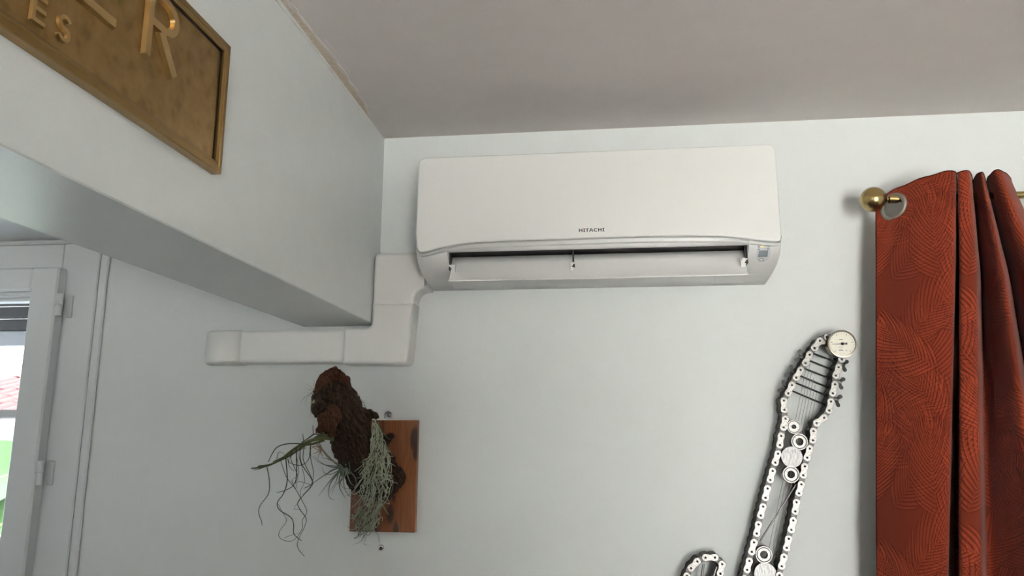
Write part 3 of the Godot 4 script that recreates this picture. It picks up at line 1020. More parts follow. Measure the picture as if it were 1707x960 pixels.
func build_plaque() -> void:
	var z0 := 0.912
	var z1 := 1.80
	var y0 := 1.9965
	var y1 := 2.2135
	var p := thing("brass_plaque", "aged brass name plaque with raised letters on the beam", "plaque", Vector3(0, y0, (z0 + z1) / 2))
	obj("plate", boxm(Vector3(0.0005, y0 + 0.004, z0 + 0.004), Vector3(0.0095, y1 - 0.004, z1 - 0.004), 0.001), M.brass, p)
	# dark patina in the corner between field and frame
	var f := 0.0165
	for k in 4:
		var st := start(-1)
		var prof := PackedVector2Array([Vector2(0, 0.0005), Vector2(0, 0.0145), Vector2(0.0015, 0.016), Vector2(0.0085, 0.016), Vector2(0.0095, 0.0145), Vector2(0.0115, 0.0145), Vector2(0.0125, 0.0155), Vector2(0.0148, 0.0155), Vector2(0.0165, 0.0135), Vector2(0.0165, 0.0005)])
		var corner: Array = [[z0, y0, z1, y0], [z1, y0, z1, y1], [z1, y1, z0, y1], [z0, y1, z0, y0]][k]
		var a := Vector2(corner[0], corner[1])
		var b := Vector2(corner[2], corner[3])
		var d := (b - a).normalized()
		var nn := Vector2(-d.y, d.x)
		for i in prof.size():
			var j := (i + 1) % prof.size()
			var q := []
			for e in [[i, 0], [j, 0], [j, 1], [i, 1]]:
				var pr: Vector2 = prof[e[0]]
				var base: Vector2 = (a + d * pr.x) if e[1] == 0 else (b - d * pr.x)
				var g: Vector2 = base + nn * pr.x
				q.append(Vector3(pr.y, g.y, g.x))
			var m2 := (a + b) * 0.5 + nn * 0.008
			face(st, q, Vector3(0.007, m2.y, q[0].z if k % 2 == 0 else m2.x))
		obj("rim", done(st), M.brass_edge, p)
	var lining := start(-1)
	for k in 4:
		var lo := [Vector3(0.009, y0 + f, z0 + f), Vector3(0.009, y0 + f, z1 - f - 0.003), Vector3(0.009, y1 - f - 0.003, z0 + f), Vector3(0.009, y0 + f, z0 + f)][k] as Vector3
		var hi := [Vector3(0.0100, y0 + f + 0.003, z1 - f), Vector3(0.0100, y1 - f, z1 - f), Vector3(0.0100, y1 - f, z1 - f), Vector3(0.0100, y1 - f, z0 + f + 0.004)][k] as Vector3
		box(lining, lo, hi)
	obj("rim_groove", done(lining), M.brass_patina, p)
	var x0 := 0.0092
	var x1 := 0.0158
	var w := 0.0145
	# R (the letter reads towards smaller z)
	var rz := 1.1249
	var by := 2.0866
	var H := 0.105
	var st := start(-1)
	stroke(st, [Vector2(rz, by + H), Vector2(rz, by + H * 0.5), Vector2(rz, by)], w, x0, x1, 0.0018)
	var bowl := [Vector2(rz, by + H - w / 2), Vector2(rz - 0.028, by + H - w / 2)]
	bowl.append_array(arc(Vector2(rz - 0.032, by + H * 0.725 - w * 0.02), 0.028, H * 0.275 - w / 2, 90, 270, 16))
	bowl.append(Vector2(rz, by + H * 0.45 + w / 2 - w * 0.02))
	stroke(st, bowl, w, x0, x1 - 0.0001, 0.0018)
	stroke(st, [Vector2(rz - 0.026, by + H * 0.48), Vector2(rz - 0.046, by + H * 0.24), Vector2(rz - 0.066, by)], w * 1.25, x0, x1 - 0.0002, 0.0018)
	obj("letter", done(st), M.brass_letter, p)
	# E
	st = start(-1)
	var ez := 1.2589
	stroke(st, [Vector2(ez, by + H), Vector2(ez, by + H * 0.5), Vector2(ez, by)], w, x0, x1, 0.0018)
	for hy in [w / 2, H * 0.5, H - w / 2]:
		var lx := 0.068 if hy != H * 0.5 else 0.06
		stroke(st, [Vector2(ez - 0.002, by + hy), Vector2(ez - lx * 0.5, by + hy), Vector2(ez - lx, by + hy)], w, x0, x1 - 0.0001, 0.0018)
	obj("letter", done(st), M.brass_letter, p)
	# the smaller line: E S
	var sy := 2.0258
	var h := 0.034
	w = 0.0070
	st = start(-1)
	ez = 1.3195
	stroke(st, [Vector2(ez, sy + h), Vector2(ez, sy + h * 0.5), Vector2(ez, sy)], w, x0, 0.0132, 0.0012)
	for hy in [w / 2, h * 0.5, h - w / 2]:
		stroke(st, [Vector2(ez - 0.001, sy + hy), Vector2(ez - 0.01, sy + hy), Vector2(ez - 0.0185, sy + hy)], w, x0, 0.0131, 0.0012)
	obj("letter", done(st), M.brass_letter, p)
	st = start(-1)
	var sz := 1.2729
	var rr := h * 0.25 - w * 0.25
	var s_path := arc(Vector2(sz, sy + h - w / 2 - rr), -rr * 1.15, rr, 15, 180, 9)
	s_path.append_array(arc(Vector2(sz, sy + h - w / 2 - rr), -rr * 1.15, rr, 190, 265, 4))
	s_path.append_array(arc(Vector2(sz, sy + w / 2 + rr), -rr * 1.15, rr, 85, 10, 4))
	s_path.append_array(arc(Vector2(sz, sy + w / 2 + rr), -rr * 1.15, rr, 0, -165, 9))
	stroke(st, s_path, w, x0, 0.0132, 0.0012)
	obj("letter", done(st), M.brass_letter, p)

# ------------------------------------------------------------------ driftwood and air plants

func build_driftwood() -> void:
	var m := thing("driftwood_mount", "dark driftwood branch mounted on an upright wooden board", "wall decor", Vector3(0.037, 1.354, 0))
	var x0 := -0.0480
	var widths := [0.036, 0.046, 0.047, 0.042]
	var tones := [[Color(0.346, 0.189, 0.099), Color(0.462, 0.270, 0.148)], [Color(0.320, 0.170, 0.087), Color(0.436, 0.243, 0.134)], [Color(0.372, 0.196, 0.092), Color(0.513, 0.298, 0.155)], [Color(0.397, 0.223, 0.110), Color(0.551, 0.331, 0.176)]]
	var knots := [[], [[70, 490, 34], [40, 420, 20]], [[60, 430, 30], [100, 500, 24], [80, 360, 14]], [[90, 90, 40], [100, 150, 26]]]
	var board := Node3D.new()
	board.name = "board"
	m.add_child(board)
	for i in 4:
		var wm := mat(Color(1, 1, 1), 0.42)
		wm.albedo_texture = ImageTexture.create_from_image(wood_image(tones[i][0], tones[i][1], 91 + i, knots[i]))
		var x1: float = x0 + widths[i]
		var z1 := 0.0235 + 0.0002 * (i % 2)
		var st := SurfaceTool.new()
		st.begin(Mesh.PRIMITIVE_TRIANGLES)
		st.set_smooth_group(-1)
		# a bevelled plank with its own length-wise coordinates
		var lo := Vector3(x0 + 0.0001, 1.3545, 0.004)
		var hi := Vector3(x1 - 0.0001, 1.6340, z1)
		var tmp := start(-1)
		box(tmp, lo, hi, 0.0012)
		var arr := tmp.commit_to_arrays()
		for k in arr[Mesh.ARRAY_VERTEX].size():
			var v: Vector3 = arr[Mesh.ARRAY_VERTEX][k]
			st.set_uv(Vector2((v.x - lo.x + (z1 - v.z)) / 0.05, 1.0 - (v.y - lo.y) / 0.28))
			st.add_vertex(v)
		obj("stave", done(st), wm, board)
		x0 = x1
	# hanging ring above the board
	var st := start()
	var ring := []
	for i in 19:
		var a := deg_to_rad(lerpf(-30, 210, i / 18.0))
		ring.append(Vector3(0.0395 + cos(a) * 0.0108, 1.645 + sin(a) * 0.0112, 0.006))
	tube(st, ring, func(_t): return 0.0017, 8)
	lathe(st, [[0.006, 0.0], [0.006, 0.002], [0.0045, 0.004], [0.0, 0.0045]], 18, Transform3D(Basis(), Vector3(0.0395, 1.6475, 0.0002)))
	obj("hanging_ring", done(st), M.chrome, m)
	# the branch
	var n1 := noise(26.0, 3, 5)
	var n2 := noise(9.0, 2, 6)
	var ax := Vector3(-0.42, 0.80, 0.42).normalized()
	var rough := func(q: Vector3) -> float:
		var along := ax * q.dot(ax)
		var s := (q - along) + along * 0.28
		var r := n1.get_noise_3dv(s * 2.0)
		return 0.0075 * n2.get_noise_3dv(q * 2.6) + 0.0075 * (absf(r) * 2.0 - 0.5)
	var caps := []
	for c in [[-0.0481, 1.6956, 0.185, 0.0368, -0.0399, 1.6715, 0.175, 0.047], [-0.0399, 1.6715, 0.175, 0.047, -0.0251, 1.6273, 0.155, 0.046], [-0.0251, 1.6273, 0.155, 0.046, -0.0084, 1.571, 0.125, 0.0497], [-0.0084, 1.571, 0.125, 0.0497, 0.0022, 1.5268, 0.095, 0.0446], [0.0022, 1.5268, 0.095, 0.0446, 0.0121, 1.4845, 0.062, 0.0378], [0.0121, 1.4845, 0.062, 0.0378, 0.0291, 1.4742, 0.034, 0.0337], [-0.0056, 1.6719, 0.165, 0.0143, 0.0124, 1.6318, 0.15, 0.0202], [-0.0586, 1.6685, 0.214, -0.0118, -0.052, 1.6716, 0.208, -0.0098], [-0.0312, 1.5816, 0.2, -0.0084, -0.0219, 1.6096, 0.205, -0.0084], [0.0044, 1.6097, 0.2, -0.007, 0.0083, 1.5675, 0.175, -0.0071], [0.0297, 1.6521, 0.15, 0.0087, 0.0512, 1.642, 0.15, 0.0094], [-0.0785, 1.6767, 0.19, 0.0212, -0.0783, 1.6521, 0.195, 0.0141], [-0.0409, 1.5266, 0.1, 0.0148, -0.0209, 1.4854, 0.085, 0.0179], [-0.0417, 1.6027, 0.165, 0.0143, -0.0363, 1.5595, 0.14, 0.0174]]:   # x, y, z, radius of either end; a negative radius hollows
		caps.append([Vector3(c[0], c[1], c[2]), Vector3(c[4], c[5], c[6]), c[3], c[7]])
	var branch := obj("branch", nets(caps, 0.0036, 0.014, rough), M.bark, m)
	caps = []
	for c in [[-0.0689, 1.7097, 0.192, 0.0211, -0.0625, 1.7254, 0.195, 0.0183], [-0.0625, 1.7254, 0.195, 0.0183, -0.0527, 1.7344, 0.19, 0.0169], [-0.0527, 1.7344, 0.19, 0.0169, -0.0298, 1.7175, 0.18, 0.0185], [-0.0793, 1.6994, 0.195, 0.0141, -0.0621, 1.7167, 0.195, 0.0197], [-0.0358, 1.6502, 0.213, 0.0181, -0.046, 1.6247, 0.222, 0.018], [-0.046, 1.6247, 0.222, 0.018, -0.0568, 1.6065, 0.226, 0.0111], [-0.029, 1.6305, 0.213, 0.0111, -0.037, 1.5997, 0.219, 0.0097], [-0.0258, 1.6534, 0.2, 0.0126, -0.0359, 1.6446, 0.212, 0.0153], [-0.0411, 1.7376, 0.185, 0.0113, -0.0251, 1.7106, 0.175, 0.0142]]:
		caps.append([Vector3(c[0], c[1], c[2]), Vector3(c[4], c[5], c[6]), c[3], c[7]])
	obj("broken_end", nets(caps, 0.0032, 0.010, rough), M.bark_red, branch)
	caps = []
	for c in [[0.0594, 1.5062, 0.045, 0.0244, 0.0664, 1.4883, 0.04, 0.026], [0.0664, 1.4883, 0.04, 0.026, 0.0418, 1.4534, 0.032, 0.02], [0.0498, 1.5282, 0.036, 0.0184, 0.0308, 1.5656, 0.03, 0.0108], [0.0308, 1.5656, 0.03, 0.0108, 0.0516, 1.593, 0.028, 0.0046], [0.041, 1.4607, 0.03, 0.0215, 0.0141, 1.4607, 0.035, 0.0215], [0.0502, 1.4982, 0.034, 0.0276, 0.0224, 1.483, 0.034, 0.0276]]:
		caps.append([Vector3(c[0], c[1], c[2]), Vector3(c[4], c[5], c[6]), c[3], c[7]])
	obj("root_knob", nets(caps, 0.0036, 0.012, rough), M.bark, branch)
	var sc := thing("wall_screw", "small chrome screw cap in the wall under the wooden board", "screw", Vector3(0.030, 1.314, 0))
	obj("screw_cap", lathem([[0.0075, 0.0], [0.0072, 0.003], [0.0055, 0.0045], [0.0028, 0.0048], [0.0, 0.0048]], 20, Transform3D(Basis(), Vector3(0.030, 1.314, 0.0))), M.chrome, sc)
	obj("screw_head", lathem([[0.0028, 0.0], [0.0026, 0.0012], [0.0, 0.0014]], 14, Transform3D(Basis(), Vector3(0.030, 1.314, 0.0046))), M.ink, sc)

func blade(ctrl: Array, r: float, mat_: Material, parent: Node, called := "leaf", tip := 0.25, sides := 6, flat := 0.7) -> void:
	var pts := ctrl.map(func(q): return Vector3(q[0], q[1], q[2]))
	var st := start()
	tube(st, spline(pts, 7), func(t): return r * lerpf(1.0, tip, t), sides, flat)
	obj(called, done(st), mat_, parent)

func build_air_plants() -> void:
	var p := thing("trailing_air_plant", "olive green air plant with long dark curling leaves trailing down", "air plant", Vector3(-0.0353, 1.5886, 0.21))
	for s in [[[[-0.0316, 1.5869, 0.215], [-0.0564, 1.5885, 0.2128], [-0.0865, 1.5831, 0.2106], [-0.1163, 1.5707, 0.2083], [-0.1387, 1.5566, 0.2061], [-0.1574, 1.5425, 0.2039], [-0.1764, 1.5318, 0.2017], [-0.1992, 1.5228, 0.1994], [-0.2225, 1.518, 0.1972], [-0.2404, 1.5163, 0.195]], 0.0058], [[[-0.0411, 1.592, 0.215], [-0.0645, 1.5954, 0.2117], [-0.0945, 1.5778, 0.2083], [-0.1244, 1.5584, 0.205], [-0.1509, 1.5425, 0.2017], [-0.1925, 1.5263, 0.1983], [-0.2219, 1.5225, 0.195]], 0.0045], [[[-0.0553, 1.5833, 0.215], [-0.0862, 1.5744, 0.21], [-0.1213, 1.5689, 0.205], [-0.1447, 1.5512, 0.2], [-0.1868, 1.5322, 0.195]], 0.0038], [[[-0.1885, 1.5235, 0.215], [-0.2121, 1.523, 0.2083], [-0.2205, 1.5192, 0.2017], [-0.216, 1.518, 0.195]], 0.0022], [[[-0.1959, 1.5217, 0.215], [-0.215, 1.5159, 0.205], [-0.2344, 1.5122, 0.195]], 0.0016]]:
		blade(s[0], s[1], M.stem, p, "stem", 0.3, 9, 0.85)
	for s in [[[[-0.192, 1.52, 0.215], [-0.1875, 1.4904, 0.2083], [-0.1902, 1.4589, 0.2017], [-0.2119, 1.4306, 0.195], [-0.2174, 1.4127, 0.1883], [-0.2116, 1.3915, 0.1817], [-0.2137, 1.3832, 0.175]], 0.0015], [[[-0.1471, 1.5428, 0.215], [-0.1423, 1.4909, 0.21], [-0.1518, 1.4596, 0.205], [-0.1674, 1.4385, 0.2], [-0.1629, 1.421, 0.195], [-0.1362, 1.4038, 0.19], [-0.1306, 1.3864, 0.185], [-0.1307, 1.3654, 0.18], [-0.1133, 1.3498, 0.175]], 0.0017], [[[-0.1227, 1.5673, 0.215], [-0.1223, 1.5046, 0.205], [-0.1313, 1.4798, 0.195], [-0.1533, 1.4668, 0.185], [-0.1815, 1.4589, 0.175]], 0.0017], [[[-0.1597, 1.5376, 0.215], [-0.1438, 1.4979, 0.2119], [-0.1213, 1.4705, 0.2088], [-0.1045, 1.4432, 0.2058], [-0.0933, 1.4193, 0.2027], [-0.1044, 1.3985, 0.1996], [-0.1046, 1.3813, 0.1965], [-0.1175, 1.3605, 0.1935], [-0.1364, 1.3496, 0.1904], [-0.1622, 1.3572, 0.1873], [-0.1645, 1.3721, 0.1842], [-0.1506, 1.3959, 0.1812], [-0.1643, 1.416, 0.1781], [-0.1761, 1.4328, 0.175]], 0.001], [[[-0.1131, 1.5621, 0.215], [-0.1091, 1.5292, 0.211], [-0.0828, 1.4914, 0.207], [-0.0871, 1.4739, 0.203], [-0.1163, 1.4425, 0.199], [-0.1151, 1.4251, 0.195], [-0.0997, 1.4045, 0.191], [-0.1014, 1.3871, 0.187], [-0.1192, 1.349, 0.183], [-0.118, 1.3316, 0.179], [-0.104, 1.3151, 0.175]], 0.0014], [[[-0.0877, 1.5692, 0.215], [-0.0892, 1.5395, 0.205], [-0.0847, 1.508, 0.195], [-0.0926, 1.4797, 0.185], [-0.1146, 1.4701, 0.175]], 0.0012], [[[-0.1046, 1.5744, 0.215], [-0.1403, 1.5751, 0.205], [-0.1686, 1.571, 0.195], [-0.1892, 1.5594, 0.185], [-0.2077, 1.5307, 0.175]], 0.0022], [[[-0.0878, 1.571, 0.215], [-0.0944, 1.5395, 0.205], [-0.1153, 1.5251, 0.195], [-0.1458, 1.528, 0.185], [-0.1621, 1.5417, 0.175]], 0.0013], [[[-0.0985, 1.5657, 0.215], [-0.1243, 1.5567, 0.205], [-0.1479, 1.5388, 0.195], [-0.1491, 1.5209, 0.185], [-0.1413, 1.5101, 0.175]], 0.001], [[[-0.1194, 1.543, 0.215], [-0.1167, 1.5048, 0.207], [-0.134, 1.4904, 0.199], [-0.1287, 1.471, 0.191], [-0.1254, 1.4861, 0.183], [-0.0945, 1.4773, 0.175]], 0.0008], [[[-0.1182, 1.5552, 0.215], [-0.1055, 1.5118, 0.2083], [-0.1031, 1.4874, 0.2017], [-0.1138, 1.4662, 0.195], [-0.1171, 1.4451, 0.1883], [-0.1334, 1.4236, 0.1817], [-0.1175, 1.4216, 0.175]], 0.0008], [[[-0.1691, 1.5392, 0.215], [-0.1711, 1.5546, 0.2017], [-0.1666, 1.5533, 0.1883], [-0.1683, 1.5487, 0.175]], 0.0008], [[[-0.1315, 1.5603, 0.215], [-0.1373, 1.5392, 0.207], [-0.1321, 1.5216, 0.199], [-0.1246, 1.497, 0.191], [-0.1362, 1.4791, 0.183], [-0.1476, 1.489, 0.175]], 0.0009], [[[-0.1026, 1.5726, 0.215], [-0.1078, 1.5429, 0.207], [-0.1024, 1.5219, 0.199], [-0.0912, 1.4973, 0.191], [-0.0915, 1.4796, 0.183], [-0.1156, 1.4545, 0.175]], 0.0012], [[[-0.1395, 1.361, 0.215], [-0.1281, 1.3655, 0.195], [-0.1162, 1.3684, 0.175]], 0.0006], [[[-0.0633, 1.5954, 0.215], [-0.0851, 1.5971, 0.2017], [-0.1065, 1.5864, 0.1883], [-0.1264, 1.5774, 0.175]], 0.0022], [[[-0.1049, 1.5796, 0.215], [-0.1154, 1.5917, 0.195], [-0.1239, 1.5988, 0.175]], 0.0009], [[[-0.0817, 1.5954, 0.215], [-0.0914, 1.6095, 0.195], [-0.1003, 1.6186, 0.175]], 0.0009]]:
		blade(s[0], s[1], M.strand, p, "leaf", 0.55)
	p = thing("rosette_air_plant", "grey green rosette air plant with arching pointed leaves under the branch", "air plant", Vector3(-0.0304, 1.5193, 0.135))
	for s in [[[[-0.0304, 1.5193, 0.135], [-0.0481, 1.5274, 0.145], [-0.0683, 1.5489, 0.155], [-0.0807, 1.5686, 0.165]], 0.0042], [[[-0.0304, 1.5193, 0.135], [-0.0432, 1.5417, 0.145], [-0.0499, 1.5597, 0.155], [-0.051, 1.5777, 0.165]], 0.0039], [[[-0.0304, 1.5193, 0.135], [-0.0515, 1.5185, 0.145], [-0.0747, 1.5257, 0.155], [-0.0983, 1.5454, 0.165]], 0.0034], [[[-0.0304, 1.5193, 0.135], [-0.0521, 1.513, 0.1425], [-0.0751, 1.4989, 0.15], [-0.1014, 1.4797, 0.1575], [-0.1168, 1.4701, 0.165]], 0.0031], [[[-0.0304, 1.5193, 0.135], [-0.0469, 1.5025, 0.145], [-0.0647, 1.4782, 0.155], [-0.0802, 1.4514, 0.165]], 0.0028], [[[-0.0304, 1.5193, 0.135], [-0.044, 1.5024, 0.1425], [-0.059, 1.4779, 0.15], [-0.0568, 1.4504, 0.1575], [-0.0399, 1.4429, 0.165]], 0.0031], [[[-0.0304, 1.5193, 0.135], [-0.0381, 1.4954, 0.1425], [-0.0343, 1.4712, 0.15], [-0.0215, 1.4544, 0.1575], [-0.0138, 1.4474, 0.165]], 0.0028], [[[-0.0304, 1.5193, 0.135], [-0.0285, 1.492, 0.1425], [-0.021, 1.4678, 0.15], [-0.0027, 1.4494, 0.1575], [0.0223, 1.4399, 0.165]], 0.0025], [[[-0.0304, 1.5193, 0.135], [-0.0131, 1.5028, 0.145], [-0.0105, 1.521, 0.155], [-0.0119, 1.5442, 0.165]], 0.0031], [[[-0.0304, 1.5193, 0.135], [-0.0165, 1.4957, 0.145], [-0.003, 1.4789, 0.155], [0.0134, 1.4762, 0.165]], 0.0028], [[[-0.0304, 1.5193, 0.135], [-0.0583, 1.5024, 0.145], [-0.0737, 1.5063, 0.155], [-0.0744, 1.5208, 0.165]], 0.002], [[[-0.0304, 1.5193, 0.135], [-0.0396, 1.5061, 0.145], [-0.0426, 1.4854, 0.155], [-0.0527, 1.4615, 0.165]], 0.0028], [[[-0.0304, 1.5193, 0.135], [-0.0324, 1.4955, 0.1425], [-0.0329, 1.4817, 0.15], [-0.0204, 1.4701, 0.1575], [0.0043, 1.4726, 0.165]], 0.0022], [[[-0.0304, 1.5193, 0.135], [-0.0236, 1.5276, 0.145], [-0.0304, 1.5456, 0.155], [-0.0426, 1.5599, 0.165]], 0.0031], [[[-0.0304, 1.5193, 0.135], [-0.0095, 1.5064, 0.145], [0.0057, 1.493, 0.155], [0.0115, 1.4761, 0.165]], 0.0031], [[[-0.0304, 1.5193, 0.135], [-0.0439, 1.5167, 0.145], [-0.0588, 1.5099, 0.155], [-0.0657, 1.4963, 0.165]], 0.0028], [[[-0.0304, 1.5193, 0.135], [-0.0444, 1.5274, 0.145], [-0.0659, 1.5383, 0.155], [-0.0793, 1.542, 0.165]], 0.0031], [[[-0.0304, 1.5193, 0.135], [-0.0554, 1.522, 0.145], [-0.0823, 1.5275, 0.155], [-0.11, 1.5507, 0.165]], 0.0022], [[[-0.0304, 1.5193, 0.135], [-0.0233, 1.5026, 0.1425], [-0.0295, 1.4888, 0.15], [-0.0413, 1.4786, 0.1575], [-0.0486, 1.4546, 0.165]], 0.002]]:
		blade(s[0], s[1], M.rosette, p, "leaf", 0.12)
	p = thing("dried_air_plant", "small dried beige air plant behind the olive green stem", "air plant", Vector3(-0.0748, 1.5635, 0.175))
	for s in [[[[-0.0748, 1.5635, 0.175], [-0.0904, 1.574, 0.17], [-0.102, 1.5774, 0.165]], 0.0028], [[[-0.0748, 1.5635, 0.175], [-0.0939, 1.5686, 0.17], [-0.1068, 1.5614, 0.165]], 0.0028], [[[-0.0748, 1.5635, 0.175], [-0.0857, 1.5562, 0.17], [-0.0986, 1.5507, 0.165]], 0.0024], [[[-0.0748, 1.5635, 0.175], [-0.0817, 1.5527, 0.17], [-0.0866, 1.5384, 0.165]], 0.0022], [[[-0.0748, 1.5635, 0.175], [-0.0891, 1.5616, 0.1717], [-0.1021, 1.5686, 0.1683], [-0.1125, 1.5613, 0.165]], 0.002], [[[-0.0748, 1.5635, 0.175], [-0.0829, 1.574, 0.17], [-0.0926, 1.5793, 0.165]], 0.0024], [[[-0.0748, 1.5635, 0.175], [-0.078, 1.5527, 0.17], [-0.0738, 1.5438, 0.165]], 0.0024], [[[-0.0748, 1.5635, 0.175], [-0.0659, 1.5493, 0.1717], [-0.0514, 1.5352, 0.1683], [-0.0298, 1.5265, 0.165]], 0.0034]]:
		blade(s[0], s[1], M.dry_leaf, p, "leaf", 0.15)
	p = thing("wispy_air_plant", "wispy tuft of thin blades on the branch's broken top", "air plant", Vector3(-0.0855, 1.696, 0.205))
	for s in [[[[-0.0855, 1.696, 0.205], [-0.1041, 1.6892, 0.2067], [-0.1156, 1.6798, 0.2083], [-0.1213, 1.669, 0.21]], 0.0008, 0], [[[-0.0855, 1.696, 0.205], [-0.0988, 1.7012, 0.2075], [-0.1124, 1.7092, 0.21]], 0.0007, 0], [[[-0.0855, 1.696, 0.205], [-0.0934, 1.7053, 0.2075], [-0.1086, 1.7173, 0.21]], 0.0007, 0], [[[-0.0855, 1.696, 0.205], [-0.1013, 1.6945, 0.2075], [-0.1046, 1.6957, 0.21]], 0.0006, 0], [[[-0.0855, 1.696, 0.205], [-0.0895, 1.7106, 0.2075], [-0.0885, 1.7253, 0.21]], 0.0007, 0], [[[-0.0855, 1.696, 0.205], [-0.083, 1.7214, 0.2075], [-0.0761, 1.74, 0.21]], 0.0006, 0], [[[-0.0855, 1.696, 0.205], [-0.0933, 1.6972, 0.2067], [-0.1058, 1.6811, 0.2083], [-0.1099, 1.665, 0.21]], 0.0007, 0], [[[-0.0855, 1.696, 0.205], [-0.0825, 1.7106, 0.2075], [-0.0713, 1.7292, 0.21]], 0.0007, 1], [[[-0.0855, 1.696, 0.205], [-0.0881, 1.6785, 0.2067], [-0.0939, 1.6677, 0.2083], [-0.0936, 1.649, 0.21]], 0.0028, 1], [[[-0.0855, 1.696, 0.205], [-0.0867, 1.6785, 0.2067], [-0.0912, 1.6704, 0.2083], [-0.0976, 1.6717, 0.21]], 0.0018, 1], [[[-0.0855, 1.696, 0.205], [-0.0901, 1.6892, 0.2067], [-0.0944, 1.6784, 0.2083], [-0.0917, 1.665, 0.21]], 0.0014, 0], [[[-0.0855, 1.696, 0.205], [-0.0916, 1.6651, 0.2067], [-0.0916, 1.6518, 0.2083], [-0.097, 1.6358, 0.21]], 0.0006, 0], [[[-0.0855, 1.696, 0.205], [-0.0825, 1.7053, 0.2067], [-0.0798, 1.7186, 0.2083], [-0.0783, 1.7292, 0.21]], 0.0012, 1], [[[-0.0855, 1.696, 0.205], [-0.0868, 1.6811, 0.2067], [-0.0869, 1.6677, 0.2083], [-0.0872, 1.6597, 0.21]], 0.0022, 1], [[[-0.0855, 1.696, 0.205], [-0.0907, 1.7013, 0.2067], [-0.0958, 1.7039, 0.2083], [-0.1035, 1.7011, 0.21]], 0.0009, 1]]:
		blade(s[0], s[1], M.tuft if s[2] == 0 else M.tuft_pale, p, "leaf", 0.2)
	p = thing("wiry_air_plant", "few wiry sprigs behind the branch above the hanging moss", "air plant", Vector3(0.0275, 1.6481, 0.15))
	for s in [[[[0.0275, 1.6481, 0.15], [0.0121, 1.6703, 0.14], [-0.0016, 1.6804, 0.13]], 0.0007], [[[0.0275, 1.6481, 0.15], [0.0159, 1.6729, 0.1433], [0.005, 1.676, 0.1367], [0.0231, 1.6735, 0.13]], 0.0006], [[[0.0275, 1.6481, 0.15], [0.0169, 1.6566, 0.14], [0.0119, 1.668, 0.13]], 0.0006], [[[0.0275, 1.6481, 0.15], [0.0212, 1.658, 0.14], [0.0309, 1.6583, 0.13]], 0.0006], [[[0.0275, 1.6481, 0.15], [0.0366, 1.6538, 0.1433], [0.0464, 1.6431, 0.1367], [0.0331, 1.6377, 0.13]], 0.0006], [[[0.0275, 1.6481, 0.15], [0.0128, 1.6784, 0.1433], [0.0019, 1.6815, 0.1367], [0.0157, 1.679, 0.13]], 0.0006], [[[0.0275, 1.6481, 0.15], [0.0385, 1.6525, 0.14], [0.0414, 1.646, 0.13]], 0.0006]]:
		blade(s[0], s[1], M.tuft, p, "leaf", 0.3)
	# the hanging moss: hundreds of curling threads nobody could count
	var moss := thing("spanish_moss", "pale grey green beard of curling moss hanging before the board", "air plant", Vector3(-0.005, 1.355, 0.05))
	var line: Array = [[0.0439, 1.6362, 0.15, 0.0087], [0.0557, 1.6031, 0.155, 0.0173], [0.0615, 1.5675, 0.155, 0.0245], [0.0584, 1.5319, 0.15, 0.0361], [0.0523, 1.4962, 0.14, 0.045], [0.0474, 1.467, 0.125, 0.0453], [0.0334, 1.437, 0.105, 0.0399], [0.0193, 1.4065, 0.085, 0.0343], [0.008, 1.38, 0.065, 0.0272], [-0.0019, 1.3551, 0.05, 0.0182]]   # [x, y, z, half width]
	rng.seed = 12
	var sample := func(t: float) -> Array:
		var f := clampf(t, 0.0, 0.9999) * (line.size() - 1)
		var i := int(f)
		var u := f - i
		return [lerpf(line[i][0], line[i + 1][0], u), lerpf(line[i][1], line[i + 1][1], u), lerpf(line[i][2], line[i + 1][2], u), lerpf(line[i][3], line[i + 1][3], u)]
	for tone in 2:
		var st := start()
		for k in (120 if tone == 0 else 34):
			var t0 := rng.randf() * 0.86
			var reach := rng.randf_range(0.12, 0.30)
			var side := rng.randf_range(-1, 1)
			var depth := rng.randf_range(-1, 1)
			var pts := []
			var curl := rng.randf() * TAU
			var rate := rng.randf_range(4.0, 9.0)
			var n := 9
			for i in n:
				var u := float(i) / (n - 1)
				var s: Array = sample.call(minf(t0 + reach * u, 1.0))
				var spread: float = s[3] * (side * lerpf(0.55, 1.0, u))
				var cr := 0.0030 + 0.0105 * u * u
				if u > 0.75 and k % 3 == 0:
					cr *= 1.8
				pts.append(Vector3(s[0] + spread + cos(curl + rate * u) * cr, s[1] + sin(curl * 1.7 + rate * 1.2 * u) * cr * 0.9, s[2] + depth * minf(s[3], 0.014) + sin(curl + rate * u) * cr))
			tube(st, spline(pts, 4), func(t): return 0.0014 * lerpf(1.0, 0.6, t), 4)
		var o := obj("thread", done(st), M.moss if tone == 0 else M.moss_dark, moss)
		o.name = "moss_threads" if tone == 0 else "old_moss_threads"
		o.set_meta("kind", "stuff")
	for s in [[[[-0.0014, 1.3515, 0.05], [-0.006, 1.3341, 0.05], [-0.0296, 1.3262, 0.05]], 0.0007], [[[-0.0015, 1.354, 0.05], [0.0034, 1.3392, 0.05], [-0.0005, 1.3293, 0.05], [0.0156, 1.3247, 0.05]], 0.0007], [[[-0.0035, 1.3391, 0.05], [-0.0139, 1.3315, 0.05], [-0.0218, 1.3289, 0.05]], 0.0007], [[[0.0051, 1.3492, 0.05], [0.0046, 1.3343, 0.05]], 0.0006], [[[-0.007, 1.3589, 0.05], [-0.0117, 1.3439, 0.05], [-0.0223, 1.3412, 0.05]], 0.0006], [[[-0.0005, 1.3293, 0.05], [0.0077, 1.3245, 0.05]], 0.0006]]:
		blade(s[0], s[1], M.moss_dark, moss, "leaf", 0.3)

# ------------------------------------------------------------------ guitar of roller chain

const LINK := 0.0228   # pin to pin

